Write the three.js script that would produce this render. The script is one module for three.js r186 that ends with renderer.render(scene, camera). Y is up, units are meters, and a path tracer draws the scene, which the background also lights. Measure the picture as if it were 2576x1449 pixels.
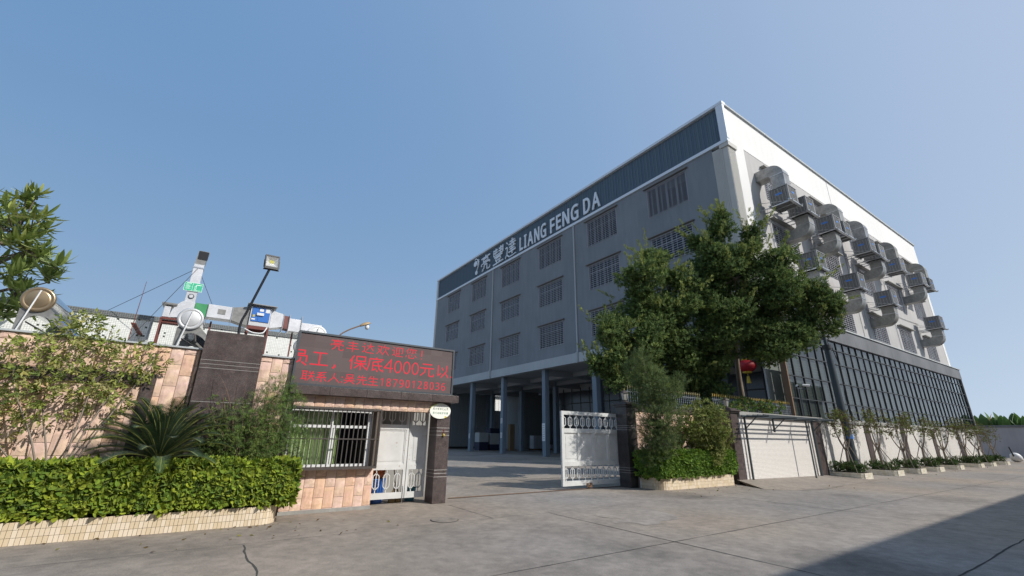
import * as THREE from 'three';
import { mergeGeometries } from 'three/addons/utils/BufferGeometryUtils.js';
import { RoundedBoxGeometry } from 'three/addons/geometries/RoundedBoxGeometry.js';
import { FontLoader } from 'three/addons/loaders/FontLoader.js';
import { TextGeometry } from 'three/addons/geometries/TextGeometry.js';

// ------------------------------------------------------------------ camera, sky, sun, exposure
// +X runs along the road (to the right and away), -Z runs into the yard, metres, eye at 1.6 m
const scene = new THREE.Scene();
const EYE = new THREE.Vector3(0, 1.6, 0), FPX = 1091.6;
const D2R = Math.PI / 180;
const camera = new THREE.PerspectiveCamera(2 * Math.atan(724.5 / FPX) / D2R, 16 / 9, 0.1, 2000);
const pitch = 18.94 * D2R, yaw = 55.815 * D2R, roll = 0.842 * D2R;
const V3 = (x, y, z) => new THREE.Vector3(x, y, z);
const F0 = V3(Math.cos(yaw), 0, -Math.sin(yaw)), R0 = V3(Math.sin(yaw), 0, Math.cos(yaw));
const CF = F0.clone().multiplyScalar(Math.cos(pitch)).add(V3(0, Math.sin(pitch), 0));
const U0 = V3(0, Math.cos(pitch), 0).addScaledVector(F0, -Math.sin(pitch));
const CR = R0.clone().multiplyScalar(Math.cos(roll)).addScaledVector(U0, Math.sin(roll));
const CU = U0.clone().multiplyScalar(Math.cos(roll)).addScaledVector(R0, -Math.sin(roll));
camera.position.copy(EYE);
camera.quaternion.setFromRotationMatrix(new THREE.Matrix4().makeBasis(CR, CU, CF.clone().negate()));
scene.add(camera);

const sunAz = 31 * D2R, sunEl = 38 * D2R;
const SUN = V3(Math.sin(sunAz) * Math.cos(sunEl), Math.sin(sunEl), Math.cos(sunAz) * Math.cos(sunEl));
const sun = new THREE.DirectionalLight(new THREE.Color().setRGB(1, 0.96, 0.895), 4.4);
sun.position.copy(SUN).multiplyScalar(120).add(V3(25, 0, -25));
sun.target.position.set(25, 0, -25);
sun.castShadow = true; sun.shadow.mapSize.set(4096, 4096); sun.shadow.radius = 1;
Object.assign(sun.shadow.camera, { left: -70, right: 70, top: 70, bottom: -70, near: 1, far: 300 });
scene.add(sun, sun.target);

{ // clear, slightly hazy sky: deep blue overhead, paler to the horizon and towards the sun
  const W = 1024, H = 512, data = new Float32Array(W * H * 4);
  for (let j = 0; j < H; j++) for (let i = 0; i < W; i++) {
    const v = (j + 0.5) / H, u = (i + 0.5) / W, el = (v - 0.5) * Math.PI, az = (u - 0.5) * 2 * Math.PI;
    const d = V3(Math.cos(el) * Math.cos(az), Math.sin(el), Math.cos(el) * Math.sin(az));
    const h = Math.max(d.y, 0), c = d.dot(SUN);
    const t = Math.exp(-h * 3), g = Math.pow(Math.max(0, (c + 1) / 2), 3), o = (j * W + i) * 4;
    data[o] = 0.085 + 0.38 * t + 0.46 * g;
    data[o + 1] = 0.245 + 0.36 * t + 0.4 * g;
    data[o + 2] = 0.51 + 0.25 * t + 0.33 * g;
    data[o + 3] = 1;
  }
  const sky = new THREE.DataTexture(data, W, H, THREE.RGBAFormat, THREE.FloatType);
  sky.mapping = THREE.EquirectangularReflectionMapping; sky.magFilter = THREE.LinearFilter; sky.minFilter = THREE.LinearFilter;
  sky.wrapS = THREE.RepeatWrapping; sky.needsUpdate = true;
  scene.background = sky; scene.environment = sky;
}
const renderer = new THREE.WebGLRenderer({ antialias: true });
renderer.setSize(1024, 576);
renderer.toneMapping = THREE.LinearToneMapping;
renderer.toneMappingExposure = 0.97;
renderer.shadowMap.enabled = true;

// ------------------------------------------------------------------ helpers
let seed = 7;
const rnd = () => { seed = (seed + 0x6D2B79F5) | 0; let t = Math.imul(seed ^ (seed >>> 15), 1 | seed); t = (t + Math.imul(t ^ (t >>> 7), 61 | t)) ^ t; return ((t ^ (t >>> 14)) >>> 0) / 4294967296; };
const rr = (a, b) => a + (b - a) * rnd();
const pick = (a) => a[Math.floor(rnd() * a.length)];
const lin = (r, g, b) => new THREE.Color().setRGB(r, g, b);
const names = new Map();
function numbered(n) { const k = names.get(n) || 0; names.set(n, k + 1); return k ? `${n}_${String(k).padStart(3, '0')}` : n; }
function tag(o, label, category, group) { o.userData.label = label; o.userData.category = category; if (group) o.userData.group = group; return o; }
const base = new Map();
function thing(name, label, category, p = [0, 0, 0], group) {      // a Group at the thing's base; its parts are written in world metres
  const o = new THREE.Group(); o.name = numbered(name); o.position.set(...p); scene.add(o); base.set(o, p);
  return tag(o, label, category, group);
}
function mesh(name, geos, mat, parent, kind) {                      // one named part; geometry in the thing's world metres
  let g = Array.isArray(geos) ? (geos.length > 1 ? mergeGeometries(geos.map((q) => (q.index ? q.toNonIndexed() : q)).map(clean)) : geos[0]) : geos;
  const b = parent ? base.get(parent) : null;
  if (b) g.translate(-b[0], -b[1], -b[2]);
  const m = new THREE.Mesh(g, mat); m.castShadow = m.receiveShadow = true;
  m.name = parent ? name : numbered(name); if (kind) m.userData.kind = kind;
  (parent || scene).add(m); if (b) base.set(m, b); return m;
}
function clean(g) { for (const k of Object.keys(g.attributes)) if (!['position', 'normal', 'uv'].includes(k)) g.deleteAttribute(k); if (!g.attributes.uv) g.setAttribute('uv', new THREE.BufferAttribute(new Float32Array(g.attributes.position.count * 2), 2)); return g; }
function put(name, geo, mat, parent, x, y, z, sx = 1, sy = 1, sz = 1) {  // a piece that shares its geometry
  const b = base.get(parent) || [0, 0, 0], m = new THREE.Mesh(geo, mat);
  m.position.set(x - b[0], y - b[1], z - b[2]); m.scale.set(sx, sy, sz); m.castShadow = m.receiveShadow = true; m.name = name; parent.add(m); return m;
}
function copy(o, p, rotY, label, group) {
  const c = o.clone(); c.name = numbered(o.name.replace(/_\d{3}$/, '')); c.position.set(...p); if (rotY !== undefined) c.rotation.y = rotY; scene.add(c);
  c.userData = { ...o.userData }; if (label) c.userData.label = label; if (group) c.userData.group = group; return c;
}
// box with uv in metres
function bx(x0, x1, y0, y1, z0, z1) {
  const g = new THREE.BoxGeometry(x1 - x0, y1 - y0, z1 - z0); g.translate((x0 + x1) / 2, (y0 + y1) / 2, (z0 + z1) / 2);
  const p = g.attributes.position, n = g.attributes.normal, uv = g.attributes.uv;
  for (let i = 0; i < p.count; i++) {
    const ax = Math.abs(n.getX(i)), ay = Math.abs(n.getY(i));
    if (ax > 0.5) uv.setXY(i, p.getZ(i), p.getY(i)); else if (ay > 0.5) uv.setXY(i, p.getX(i), p.getZ(i)); else uv.setXY(i, p.getX(i), p.getY(i));
  }
  return g;
}
function rbx(x0, x1, y0, y1, z0, z1, r = 0.01, s = 2) {
  const g = new RoundedBoxGeometry(x1 - x0, y1 - y0, z1 - z0, s, r); g.translate((x0 + x1) / 2, (y0 + y1) / 2, (z0 + z1) / 2); return metric(g);
}
function sheet(x0, x1, y0, y1, z) { const g = new THREE.PlaneGeometry(x1 - x0, y1 - y0); g.translate((x0 + x1) / 2, (y0 + y1) / 2, z); return g; }
function metric(g) {                                                // uv in metres by the main axis of the normal
  const p = g.attributes.position, n = g.attributes.normal; const a = new Float32Array(p.count * 2);
  for (let i = 0; i < p.count; i++) {
    const ax = Math.abs(n.getX(i)), ay = Math.abs(n.getY(i)), az = Math.abs(n.getZ(i));
    if (ax >= ay && ax >= az) { a[2 * i] = p.getZ(i); a[2 * i + 1] = p.getY(i); } else if (ay >= az) { a[2 * i] = p.getX(i); a[2 * i + 1] = p.getZ(i); } else { a[2 * i] = p.getX(i); a[2 * i + 1] = p.getY(i); }
  }
  g.setAttribute('uv', new THREE.BufferAttribute(a, 2)); return g;
}
function bar(a, b, r, r2 = r, seg = 6) {                            // round bar from a to b
  const A = V3(...a), B = V3(...b), d = B.clone().sub(A), L = d.length();
  const g = new THREE.CylinderGeometry(r2, r, L, seg, 1); g.translate(0, L / 2, 0);
  g.applyQuaternion(new THREE.Quaternion().setFromUnitVectors(V3(0, 1, 0), d.normalize())); g.translate(...a); return g;
}
function sbar(a, b, w, h = w) {                                     // square bar from a to b
  const A = V3(...a), B = V3(...b), d = B.clone().sub(A), L = d.length();
  const g = new THREE.BoxGeometry(w, h, L); g.translate(0, 0, L / 2);
  const m = new THREE.Matrix4().lookAt(B, A, Math.abs(d.y) / L > 0.98 ? V3(1, 0, 0) : V3(0, 1, 0)); g.applyMatrix4(m); g.translate(...a); return g;
}
function tube(pts, r, seg = 12, rad = 6) { return new THREE.TubeGeometry(new THREE.CatmullRomCurve3(pts.map((p) => V3(...p))), seg, r, rad); }
function limb(pts, r0, r1, rad = 6) {                               // tapered branch
  const c = new THREE.CatmullRomCurve3(pts.map((p) => V3(...p))), n = Math.max(4, pts.length * 3), g = new THREE.TubeGeometry(c, n, 1, rad), p = g.attributes.position;
  for (let i = 0; i <= n; i++) { const ctr = c.getPointAt(i / n), r = r0 + (r1 - r0) * (i / n); for (let j = 0; j <= rad; j++) { const k = i * (rad + 1) + j; p.setXYZ(k, ctr.x + (p.getX(k) - ctr.x) * r, ctr.y + (p.getY(k) - ctr.y) * r, ctr.z + (p.getZ(k) - ctr.z) * r); } }
  return g;
}
// a point of the photograph (2576 wide) at depth w along the lens axis
const at = (x, y, w) => { const v = CR.clone().multiplyScalar((x - 1288) * w / FPX).addScaledVector(CU, -(y - 724.5) * w / FPX).addScaledVector(CF, w).add(EYE); return [v.x, v.y, v.z]; };

// ------------------------------------------------------------------ noise and textures
const hash = (x, y, s) => { let h = Math.imul(x, 374761393) + Math.imul(y, 668265263) + Math.imul(s, 2147483647 ^ 97); h = Math.imul(h ^ (h >>> 13), 1274126177); return ((h ^ (h >>> 16)) >>> 0) / 4294967296; };
function vnoise(x, y, px, py, s) {                                  // periodic value noise
  const xi = Math.floor(x), yi = Math.floor(y), fx = x - xi, fy = y - yi, sx = fx * fx * (3 - 2 * fx), sy = fy * fy * (3 - 2 * fy);
  const a = ((xi % px) + px) % px, b = (a + 1) % px, c = ((yi % py) + py) % py, d = (c + 1) % py;
  return (hash(a, c, s) * (1 - sx) + hash(b, c, s) * sx) * (1 - sy) + (hash(a, d, s) * (1 - sx) + hash(b, d, s) * sx) * sy;
}
function fbm(u, v, f, oct, s, ay = 1) { let a = 0, w = 0.5, t = 0; for (let o = 0; o < oct; o++) { const px = Math.max(1, Math.round(f)), py = Math.max(1, Math.round(f * ay)); a += w * vnoise(u * px, v * py, px, py, s + o * 17); t += w; w *= 0.5; f *= 2; } return a / t; }
function tex(size, fn, metres, srgb = true, h = size) {
  const d = new Uint8Array(size * h * 4);
  for (let j = 0; j < h; j++) for (let i = 0; i < size; i++) { const c = fn(i / size, j / h, i, j), o = (j * size + i) * 4; if (Array.isArray(c)) { d[o] = c[0]; d[o + 1] = c[1]; d[o + 2] = c[2]; } else d[o] = d[o + 1] = d[o + 2] = c; d[o + 3] = 255; }
  const t = new THREE.DataTexture(d, size, h); t.wrapS = t.wrapT = THREE.RepeatWrapping; t.magFilter = THREE.LinearFilter; t.minFilter = THREE.LinearMipmapLinearFilter; t.generateMipmaps = true;
  if (srgb) t.colorSpace = THREE.SRGBColorSpace; t.repeat.set(1 / metres, 1 / metres); t.needsUpdate = true; return t;
}
const cl = (x) => Math.max(0, Math.min(255, Math.round(x)));
const gray = (g, r = 1, gg = 1, b = 1) => [cl(g * r), cl(g * gg), cl(g * b)];
function std(o) { return new THREE.MeshStandardMaterial(o); }
function phys(o) { return new THREE.MeshPhysicalMaterial(o); }

// concrete: blotches, broom streaks along the road, tyre marks, fine grit
const roadMap = tex(2048, (u, v, i, j) => {
  const big = fbm(u, v, 5, 3, 3), mid = fbm(u, v, 26, 3, 9), streak = fbm(u, v, 60, 2, 21), grit = hash(i, j, 5), fine = fbm(u, v, 200, 1, 41);
  let g = 134 + (big - 0.5) * 20 + (mid - 0.5) * 12 + (streak - 0.5) * 14 + (grit - 0.5) * 22 + (fine - 0.5) * 18;
  const st = Math.max(0, fbm(u, v, 9, 3, 77) - 0.62) * 110; g -= st;
  const w = (vnoise(u * 5, v * 5, 5, 5, 55) - 0.5) * 0.06;
  return [cl(g * (1.04 + w)), cl(g * 0.975), cl(g * (0.905 - w * 1.2))];
}, 20);
const gritBump = tex(512, (u, v, i, j) => cl(128 + (hash(i, j, 2) - 0.5) * 90 + (fbm(u, v, 40, 3, 4) - 0.5) * 120), 1.2, false);
const plasterBump = tex(512, (u, v, i, j) => cl(128 + (fbm(u, v, 60, 3, 8) - 0.5) * 160), 1.5, false);
const stainMap = (r, g, b, amp, s, metres) => tex(512, (u, v, i, j) => { const a = (fbm(u, v, 4, 5, s) - 0.5) * amp + (fbm(u, v, 40, 2, s + 3, 0.15) - 0.5) * amp * 0.55 + (hash(i, j, s) - 0.5) * 5; return [cl(r + a), cl(g + a), cl(b + a)]; }, metres);
const graniteMap = (r, g, b) => tex(512, (u, v, i, j) => { const n = fbm(u, v, 90, 2, 31), m = hash(i >> 1, j >> 1, 12), l = fbm(u, v, 6, 3, 5); let k = 0.62 + n * 0.5 + (l - 0.5) * 0.4; if (m > 0.93) k += 0.55; if (m < 0.1) k -= 0.35; const red = fbm(u, v, 50, 2, 71) > 0.64 ? 1.14 : 1; return [cl(r * k * red), cl(g * k), cl(b * k)]; }, 0.7);
const stoneMap = (s) => tex(512, (u, v, i, j) => { const n = fbm(u, v, 7, 5, s), v2 = fbm(u, v, 3, 4, s + 9, 3); const k = 1.0 + (n - 0.5) * 0.16 + (v2 - 0.5) * 0.12 + (hash(i, j, s) - 0.5) * 0.06; return [cl(222 * k), cl(193 * k * (0.985 + (n - 0.5) * 0.06)), cl(172 * k * (0.98 + (v2 - 0.5) * 0.1))]; }, 0.9);
const stoneBump = tex(512, (u, v) => cl(fbm(u, v, 10, 5, 91) * 255), 0.8, false);

const M = {};
M.road = std({ map: roadMap, bumpMap: gritBump, bumpScale: 0.004, roughness: 0.93 });
M.joint = std({ color: lin(0.045, 0.043, 0.04), roughness: 1 });
M.crack = std({ color: lin(0.06, 0.057, 0.05), roughness: 1 });
M.granite = std({ map: graniteMap(88, 80, 77), roughness: 0.32 });
M.graniteDark = std({ map: graniteMap(62, 60, 60), roughness: 0.3 });
M.groove = std({ color: lin(0.5, 0.48, 0.45), roughness: 0.8 });
M.stone = [11, 23, 37].map((s, i) => std({ map: stoneMap(s), bumpMap: stoneBump, bumpScale: 0.007, roughness: 0.85, color: [lin(1, 1, 1), lin(1, 0.93, 0.85), lin(0.97, 0.98, 1)][i] }));
M.grout = std({ color: lin(0.17, 0.13, 0.1), roughness: 1 });
M.cream = ['#dac8ad', '#e1d1b9', '#d4c1a2'].map((c) => std({ color: c, roughness: 0.35 }));
M.creamGrout = std({ color: lin(0.22, 0.18, 0.13), roughness: 1 });
M.soil = std({ color: lin(0.035, 0.025, 0.017), roughness: 1, bumpMap: gritBump, bumpScale: 0.03 });
M.greyWall = std({ map: stainMap(129, 133, 137, 18, 5, 9), bumpMap: plasterBump, bumpScale: 0.004, roughness: 0.9 });
M.paleWall = std({ map: stainMap(176, 173, 170, 20, 15, 9), bumpMap: plasterBump, bumpScale: 0.004, roughness: 0.9 });
M.whiteWall = std({ map: stainMap(222, 220, 216, 10, 25, 11), roughness: 0.85 });
M.ribWhite = std({ map: stainMap(190, 187, 180, 10, 28, 3), roughness: 0.8 });
M.beam = std({ map: stainMap(176, 180, 181, 14, 33, 6), roughness: 0.85 });
M.fascia = std({ map: stainMap(100, 101, 103, 30, 35, 5), roughness: 0.6 });
M.navy = [std({ color: '#55646f', roughness: 0.5 }), std({ color: '#52616e', roughness: 0.5 }), std({ color: '#586670', roughness: 0.5 })];
M.trim = std({ color: lin(0.72, 0.75, 0.78), roughness: 0.4, metalness: 0.1 });
M.concrete = std({ map: stainMap(150, 148, 143, 30, 45, 3), bumpMap: gritBump, bumpScale: 0.004, roughness: 0.95 });
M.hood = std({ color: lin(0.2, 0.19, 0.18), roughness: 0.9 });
M.ceil = std({ color: lin(0.36, 0.37, 0.38), roughness: 0.9 });
M.shed = std({ map: stainMap(138, 142, 142, 16, 51, 5), roughness: 0.7 });
M.column = std({ map: stainMap(118, 130, 140, 16, 53, 4), roughness: 0.7 });
M.white = std({ color: lin(0.74, 0.74, 0.73), roughness: 0.5 });
M.cap0 = std({ color: lin(0.3, 0.3, 0.31), roughness: 0.5 });
M.gateWhite = std({ map: tex(512, (u, v, i, j) => { const n = fbm(u, v, 6, 5, 13), r2 = fbm(u, v, 26, 3, 19); let k = 206 + (n - 0.5) * 30 + (hash(i, j, 3) - 0.5) * 6; if (r2 > 0.8) return [cl(k - 22), cl(k - 34), cl(k - 44)]; return [cl(k), cl(k), cl(k - 3)]; }, 1.6), roughness: 0.5 });
M.bar = std({ color: lin(0.08, 0.066, 0.058), roughness: 0.55, metalness: 0.2 });
M.steel = std({ color: lin(0.55, 0.56, 0.57), roughness: 0.32, metalness: 0.85 });
M.galv = std({ map: tex(512, (u, v, i, j) => { const n = fbm(u, v, 24, 3, 6), l = fbm(u, v, 5, 4, 66); return gray(152 + (n - 0.5) * 34 + (l - 0.5) * 48, 1, 0.99, 0.96); }, 1.4), roughness: 0.42, metalness: 0.55 });
M.duct = std({ map: tex(512, (u, v, i, j) => { const n = fbm(u, v, 30, 3, 16), l = fbm(u, v, 4, 4, 36); return gray(214 + (n - 0.5) * 20 + (l - 0.5) * 40, 1, 1, 1.01); }, 1.2), roughness: 0.4, metalness: 0.35 });
M.plasticGrey = std({ color: lin(0.1, 0.1, 0.1), roughness: 0.6 });
M.cooler = std({ color: lin(0.3, 0.3, 0.3), roughness: 0.5 });
M.dark = std({ color: lin(0.02, 0.02, 0.022), roughness: 0.6 });
M.black = std({ color: lin(0.012, 0.012, 0.014), roughness: 0.4 });
M.darkSteel = std({ color: lin(0.06, 0.075, 0.085), roughness: 0.5, metalness: 0.3 });
M.redSteel = std({ color: lin(0.16, 0.045, 0.035), roughness: 0.7 });
M.rust = std({ color: lin(0.2, 0.12, 0.07), roughness: 0.8 });
M.mullion = std({ color: lin(0.05, 0.053, 0.056), roughness: 0.5, metalness: 0.3 });
M.glass = phys({ color: lin(0.75, 0.8, 0.79), transmission: 1, thickness: 0, roughness: 0.03, ior: 1.5 });
M.windowGlass = phys({ color: lin(0.16, 0.18, 0.19), transmission: 1, thickness: 0, roughness: 0.03, ior: 1.5 });
M.curtainGlass = phys({ color: lin(0.42, 0.46, 0.44), transmission: 1, thickness: 0, roughness: 0.02, ior: 1.5 });
M.blind = std({ color: lin(0.24, 0.25, 0.22), roughness: 0.9 });
M.whiteBlind = std({ color: lin(0.6, 0.6, 0.58), roughness: 0.9 });
M.room = std({ color: lin(0.45, 0.45, 0.43), roughness: 1 });
M.grille = std({ color: lin(0.5, 0.5, 0.54), roughness: 0.5, metalness: 0.1 });
M.blue = std({ color: lin(0.05, 0.19, 0.55), roughness: 0.4 });
M.curtain = std({ color: lin(0.7, 0.78, 0.44), roughness: 0.9, side: THREE.DoubleSide });
M.tileWall = (() => {
  const f = (u, v) => { const a = (u * 10) % 1, b = (v * 20) % 1; return Math.min(a, 1 - a) < 0.045 || Math.min(b, 1 - b) < 0.1; };
  return std({ map: tex(1024, (u, v, i, j) => { if (f(u, v)) return [176, 168, 158]; const t = hash(Math.floor(u * 10), Math.floor(v * 20), 4); const k = 232 + (t - 0.5) * 10; return [k, k - 4, k - 10]; }, 1), bumpMap: tex(1024, (u, v) => (f(u, v) ? 0 : 255), 1, false), bumpScale: 0.002, roughness: 0.35 });
})();
M.mosaic = (() => { const n = 40; return std({ map: tex(1024, (u, v) => { const i = Math.floor(u * n), j = Math.floor(v * n), a = (u * n) % 1, b = (v * n) % 1; if (Math.min(a, b) < 0.12) return [172, 176, 170]; if (hash(i, j, 8) > 0.955) return [64, 70, 58]; const k = 232 + (hash(i, j, 9) - 0.5) * 14; return [k, k, k - 5]; }, 2), roughness: 0.35 }); })();
M.mosaicDark = (() => { const n = 20; return std({ map: tex(512, (u, v) => { const a = (u * n) % 1, b = (v * n) % 1; return Math.min(a, b) < 0.14 ? [150, 150, 148] : [88, 92, 92]; }, 1), roughness: 0.4 }); })();
const barkMap = tex(512, (u, v) => { const n = fbm(u, v, 10, 4, 17, 0.4); return [cl(112 + (n - 0.5) * 90), cl(100 + (n - 0.5) * 84), cl(86 + (n - 0.5) * 76)]; }, 1);
M.bark = std({ map: barkMap, roughness: 0.95 });
M.paleBark = std({ color: lin(0.23, 0.19, 0.15), roughness: 0.95 });
M.twig = std({ color: lin(0.16, 0.1, 0.075), roughness: 0.95 });
const leafMat = (t = 0.35, ro = 0.62) => phys({ color: 0xffffff, roughness: ro, transmission: t, thickness: 0, side: THREE.DoubleSide, specularIntensity: 0.5 });
M.leaf = leafMat(0.28, 0.95); M.leafSoft = leafMat(0.35, 1);

// ------------------------------------------------------------------ the setting: concrete ground with joints, apron
{
  const g = new THREE.PlaneGeometry(900, 900, 1, 1); g.rotateX(-Math.PI / 2); g.translate(25, 0, -25);
  const uv = g.attributes.uv, p = g.attributes.position; for (let i = 0; i < p.count; i++) uv.setXY(i, p.getX(i) + 3, p.getZ(i) + 2);
  const ground = mesh('ground', g, M.road); ground.userData.kind = 'structure';
  // expansion joints and cracks: thin sheets of dark filler, 4 mm up
  const strip = (pts, w, wob, y = 0.004) => {
    const P = []; for (let k = 0; k < pts.length - 1; k++) { const [ax, az] = pts[k], [bxx, bz] = pts[k + 1], n = Math.max(1, Math.ceil(Math.hypot(bxx - ax, bz - az) / 0.25)); for (let i = k ? 1 : 0; i <= n; i++) P.push([ax + (bxx - ax) * i / n + rr(-wob, wob), az + (bz - az) * i / n + rr(-wob, wob)]); }
    const pos = [], idx = []; P.forEach(([x, z], i) => { const a = P[Math.max(0, i - 1)], b = P[Math.min(P.length - 1, i + 1)], L = Math.hypot(b[0] - a[0], b[1] - a[1]), nx = -(b[1] - a[1]) / L, nz = (b[0] - a[0]) / L, h = w * rr(0.5, 1.2) / 2; pos.push(x + nx * h, y, z + nz * h, x - nx * h, y, z - nz * h); if (i) { const q = 2 * i; idx.push(q - 2, q - 1, q, q, q - 1, q + 1); } });
    const q = new THREE.BufferGeometry(); q.setAttribute('position', new THREE.Float32BufferAttribute(pos, 3)); q.setIndex(idx); q.computeVertexNormals(); return q.toNonIndexed();
  };
  for (const x of [-12.2, -5.6, 6.83, 13.4, 20, 26.6, 33.2, 39.8, 46.4, 53]) mesh('joint', strip([[x, -8.45], [x, 6]], 0.02, 0.004), M.joint, ground);
  mesh('joint', strip([[5.4, -10.6], [5.38, -8.5]], 0.014, 0.006), M.joint, ground);
  mesh('joint', strip([[-14, -8.49], [16.4, -8.49]], 0.009, 0.003), M.joint, ground);
  mesh('joint', strip([[-14, -5.12], [60, -5.3]], 0.018, 0.004), M.joint, ground);
  mesh('joint', strip([[-14, -2.05], [60, -2.05]], 0.03, 0.012), M.joint, ground);
  mesh('joint', strip([[5.6, -15.3], [24, -15.6]], 0.02, 0.004), M.joint, ground);
  mesh('joint', strip([[5.6, -21.3], [25, -21.3]], 0.02, 0.004), M.joint, ground);
  mesh('crack', strip([[0.9, -8.4], [0.86, -7.6], [0.93, -7.0], [0.88, -6.2], [0.94, -5.2]], 0.028, 0.012), M.crack, ground);
  mesh('crack', strip([[6.83, -8.45], [7.6, -7.1], [8.0, -6.3], [8.4, -5.2]], 0.006, 0.02), M.crack, ground);
  mesh('crack', strip([[12.2, -8.6], [12.9, -7.2], [13.4, -6.4]], 0.01, 0.02), M.crack, ground);
  mesh('crack', strip([[17.3, -7.75], [18.9, -7.6], [20.8, -7.8]], 0.03, 0.02), M.crack, ground);
  // lighter repair patch poured flush by the gate
  const patch = new THREE.CircleGeometry(1, 48); patch.rotateX(-Math.PI / 2); { const p2 = patch.attributes.position; for (let i = 1; i < p2.count; i++) { const k = 0.55 + 0.75 * vnoise((i % 48) * 0.45 + 20, 3, 64, 64, 3) + rr(-0.06, 0.06); p2.setXYZ(i, 8.3 + p2.getX(i) * 0.95 * k, 0.004, -7.1 + p2.getZ(i) * 0.95 * k); } p2.setXYZ(0, 8.3, 0.004, -7.1); p2.setXYZ(48, p2.getX(48), 0.004, p2.getZ(48)); p2.setXYZ(49, p2.getX(1), 0.004, p2.getZ(1)); }
  mesh('repair_patch', metric(patch), std({ map: roadMap, color: lin(1.05, 1.09, 1.14), roughness: 0.95 }), ground);
  // ramped apron in front of the white wall
  const P = [[17.45, 0.16, -10.08], [17.35, 0.004, -9.7], [16.6, 0.004, -8.65], [17.2, 0.004, -7.95], [19, 0.004, -7.8], [25.2, 0.004, -8.0], [25.6, 0.09, -10.08]], pos = []; for (let i = 1; i < P.length - 1; i++) pos.push(...P[0], ...P[i], ...P[i + 1]);
  const a = new THREE.BufferGeometry(); a.setAttribute('position', new THREE.Float32BufferAttribute(pos, 3)); a.computeVertexNormals();
  const ap = mesh('apron', metric(a), M.road); ap.userData.kind = 'structure';
}
{ // gate track: two rails and a groove in the ground
  const t = thing('gate_track', 'steel rail set in the concrete across the open gateway', 'rail', [6, 0, -11.6]);
  mesh('rail', bx(5.9, 14.6, 0.004, 0.02, -11.63, -11.595), M.rust, t); mesh('groove', bx(5.9, 14.6, 0.003, 0.008, -11.59, -11.55), M.joint, t);
  const m = thing('manhole_cover', 'round concrete manhole cover flush in the driveway near the granite column', 'manhole cover', [4.42, 0, -8.8]);
  const ring = new THREE.RingGeometry(0.268, 0.284, 28); ring.rotateX(-Math.PI / 2); ring.translate(4.42, 0.006, -8.8); mesh('rim', ring, M.joint, m);
  const lid = new THREE.CylinderGeometry(0.265, 0.265, 0.012, 28); lid.translate(4.42, 0.006, -8.8); mesh('lid', metric(lid), M.road, m);
  for (const s of [-1, 1]) mesh('lifting_hole', bx(4.42 + s * 0.15 - 0.02, 4.42 + s * 0.15 + 0.02, 0.011, 0.014, -8.81, -8.79), M.dark, m);
}

// ------------------------------------------------------------------ stone tiles
// rock-faced tile, unit size, face towards +z, six variants
const tileGeo = [];
for (let k = 0; k < 6; k++) {
  const nx = 4, ny = 5, pos = [], uv = [], idx = [], s = k * 31 + 5;
  const zz = (i, j) => (i === 0 || j === 0 || i === nx || j === ny ? 0.006 : 0.012 + 0.014 * hash(i, j, s));
  const ux = hash(k, 1, 9) * 3, uy = hash(k, 2, 9) * 3;
  for (let j = 0; j <= ny; j++) for (let i = 0; i <= nx; i++) { const jx = i && i < nx ? (hash(i, j, s + 1) - 0.5) * 0.12 : 0, jy = j && j < ny ? (hash(i, j, s + 2) - 0.5) * 0.1 : 0; pos.push(i / nx - 0.5 + jx, j / ny - 0.5 + jy, zz(i, j)); uv.push(ux + i / nx * 0.21, uy + j / ny * 0.42); }
  for (let j = 0; j < ny; j++) for (let i = 0; i < nx; i++) { const a = j * (nx + 1) + i, b = a + 1, c = a + nx + 1, d = c + 1; idx.push(a, b, d, a, d, c); }
  let g = new THREE.BufferGeometry(); g.setAttribute('position', new THREE.Float32BufferAttribute(pos, 3)); g.setAttribute('uv', new THREE.Float32BufferAttribute(uv, 2)); g.setIndex(idx);
  g = g.toNonIndexed(); g.computeVertexNormals();
  const side = bx(-0.5, 0.5, -0.5, 0.5, -0.02, 0.0055).toNonIndexed(); tileGeo.push(mergeGeometries([g, clean(side)]));
}
// running columns of upright tiles on a wall face at z (facing +z), rows offset by half every other column
function tileFace(parent, x0, x1, y0, y1, z, skip) {
  const W = 0.215, H = 0.42, J = 0.008; let c = 0;
  for (let x = x0; x < x1 - 0.03; x += W, c++) {
    const xe = Math.min(x + W, x1); const first = y0 + (c % 2 ? 0.21 : 0.42) - 0.42 * 0 - 0.34;
    const cuts = [y0]; for (let y = first; y < y1; y += H) if (y > y0 + 0.03) cuts.push(y); if (y1 - cuts[cuts.length - 1] > 0.03) cuts.push(y1); else cuts[cuts.length - 1] = y1;
    for (let i = 0; i < cuts.length - 1; i++) { const cy = (cuts[i] + cuts[i + 1]) / 2, cx = (x + xe) / 2; if (skip && skip(cx, cy)) continue; put('tile', pick(tileGeo), pick(M.stone), parent, cx, cy, z + rr(-0.003, 0.003), xe - x - J, cuts[i + 1] - cuts[i] - J, 1); }
  }
}

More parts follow.
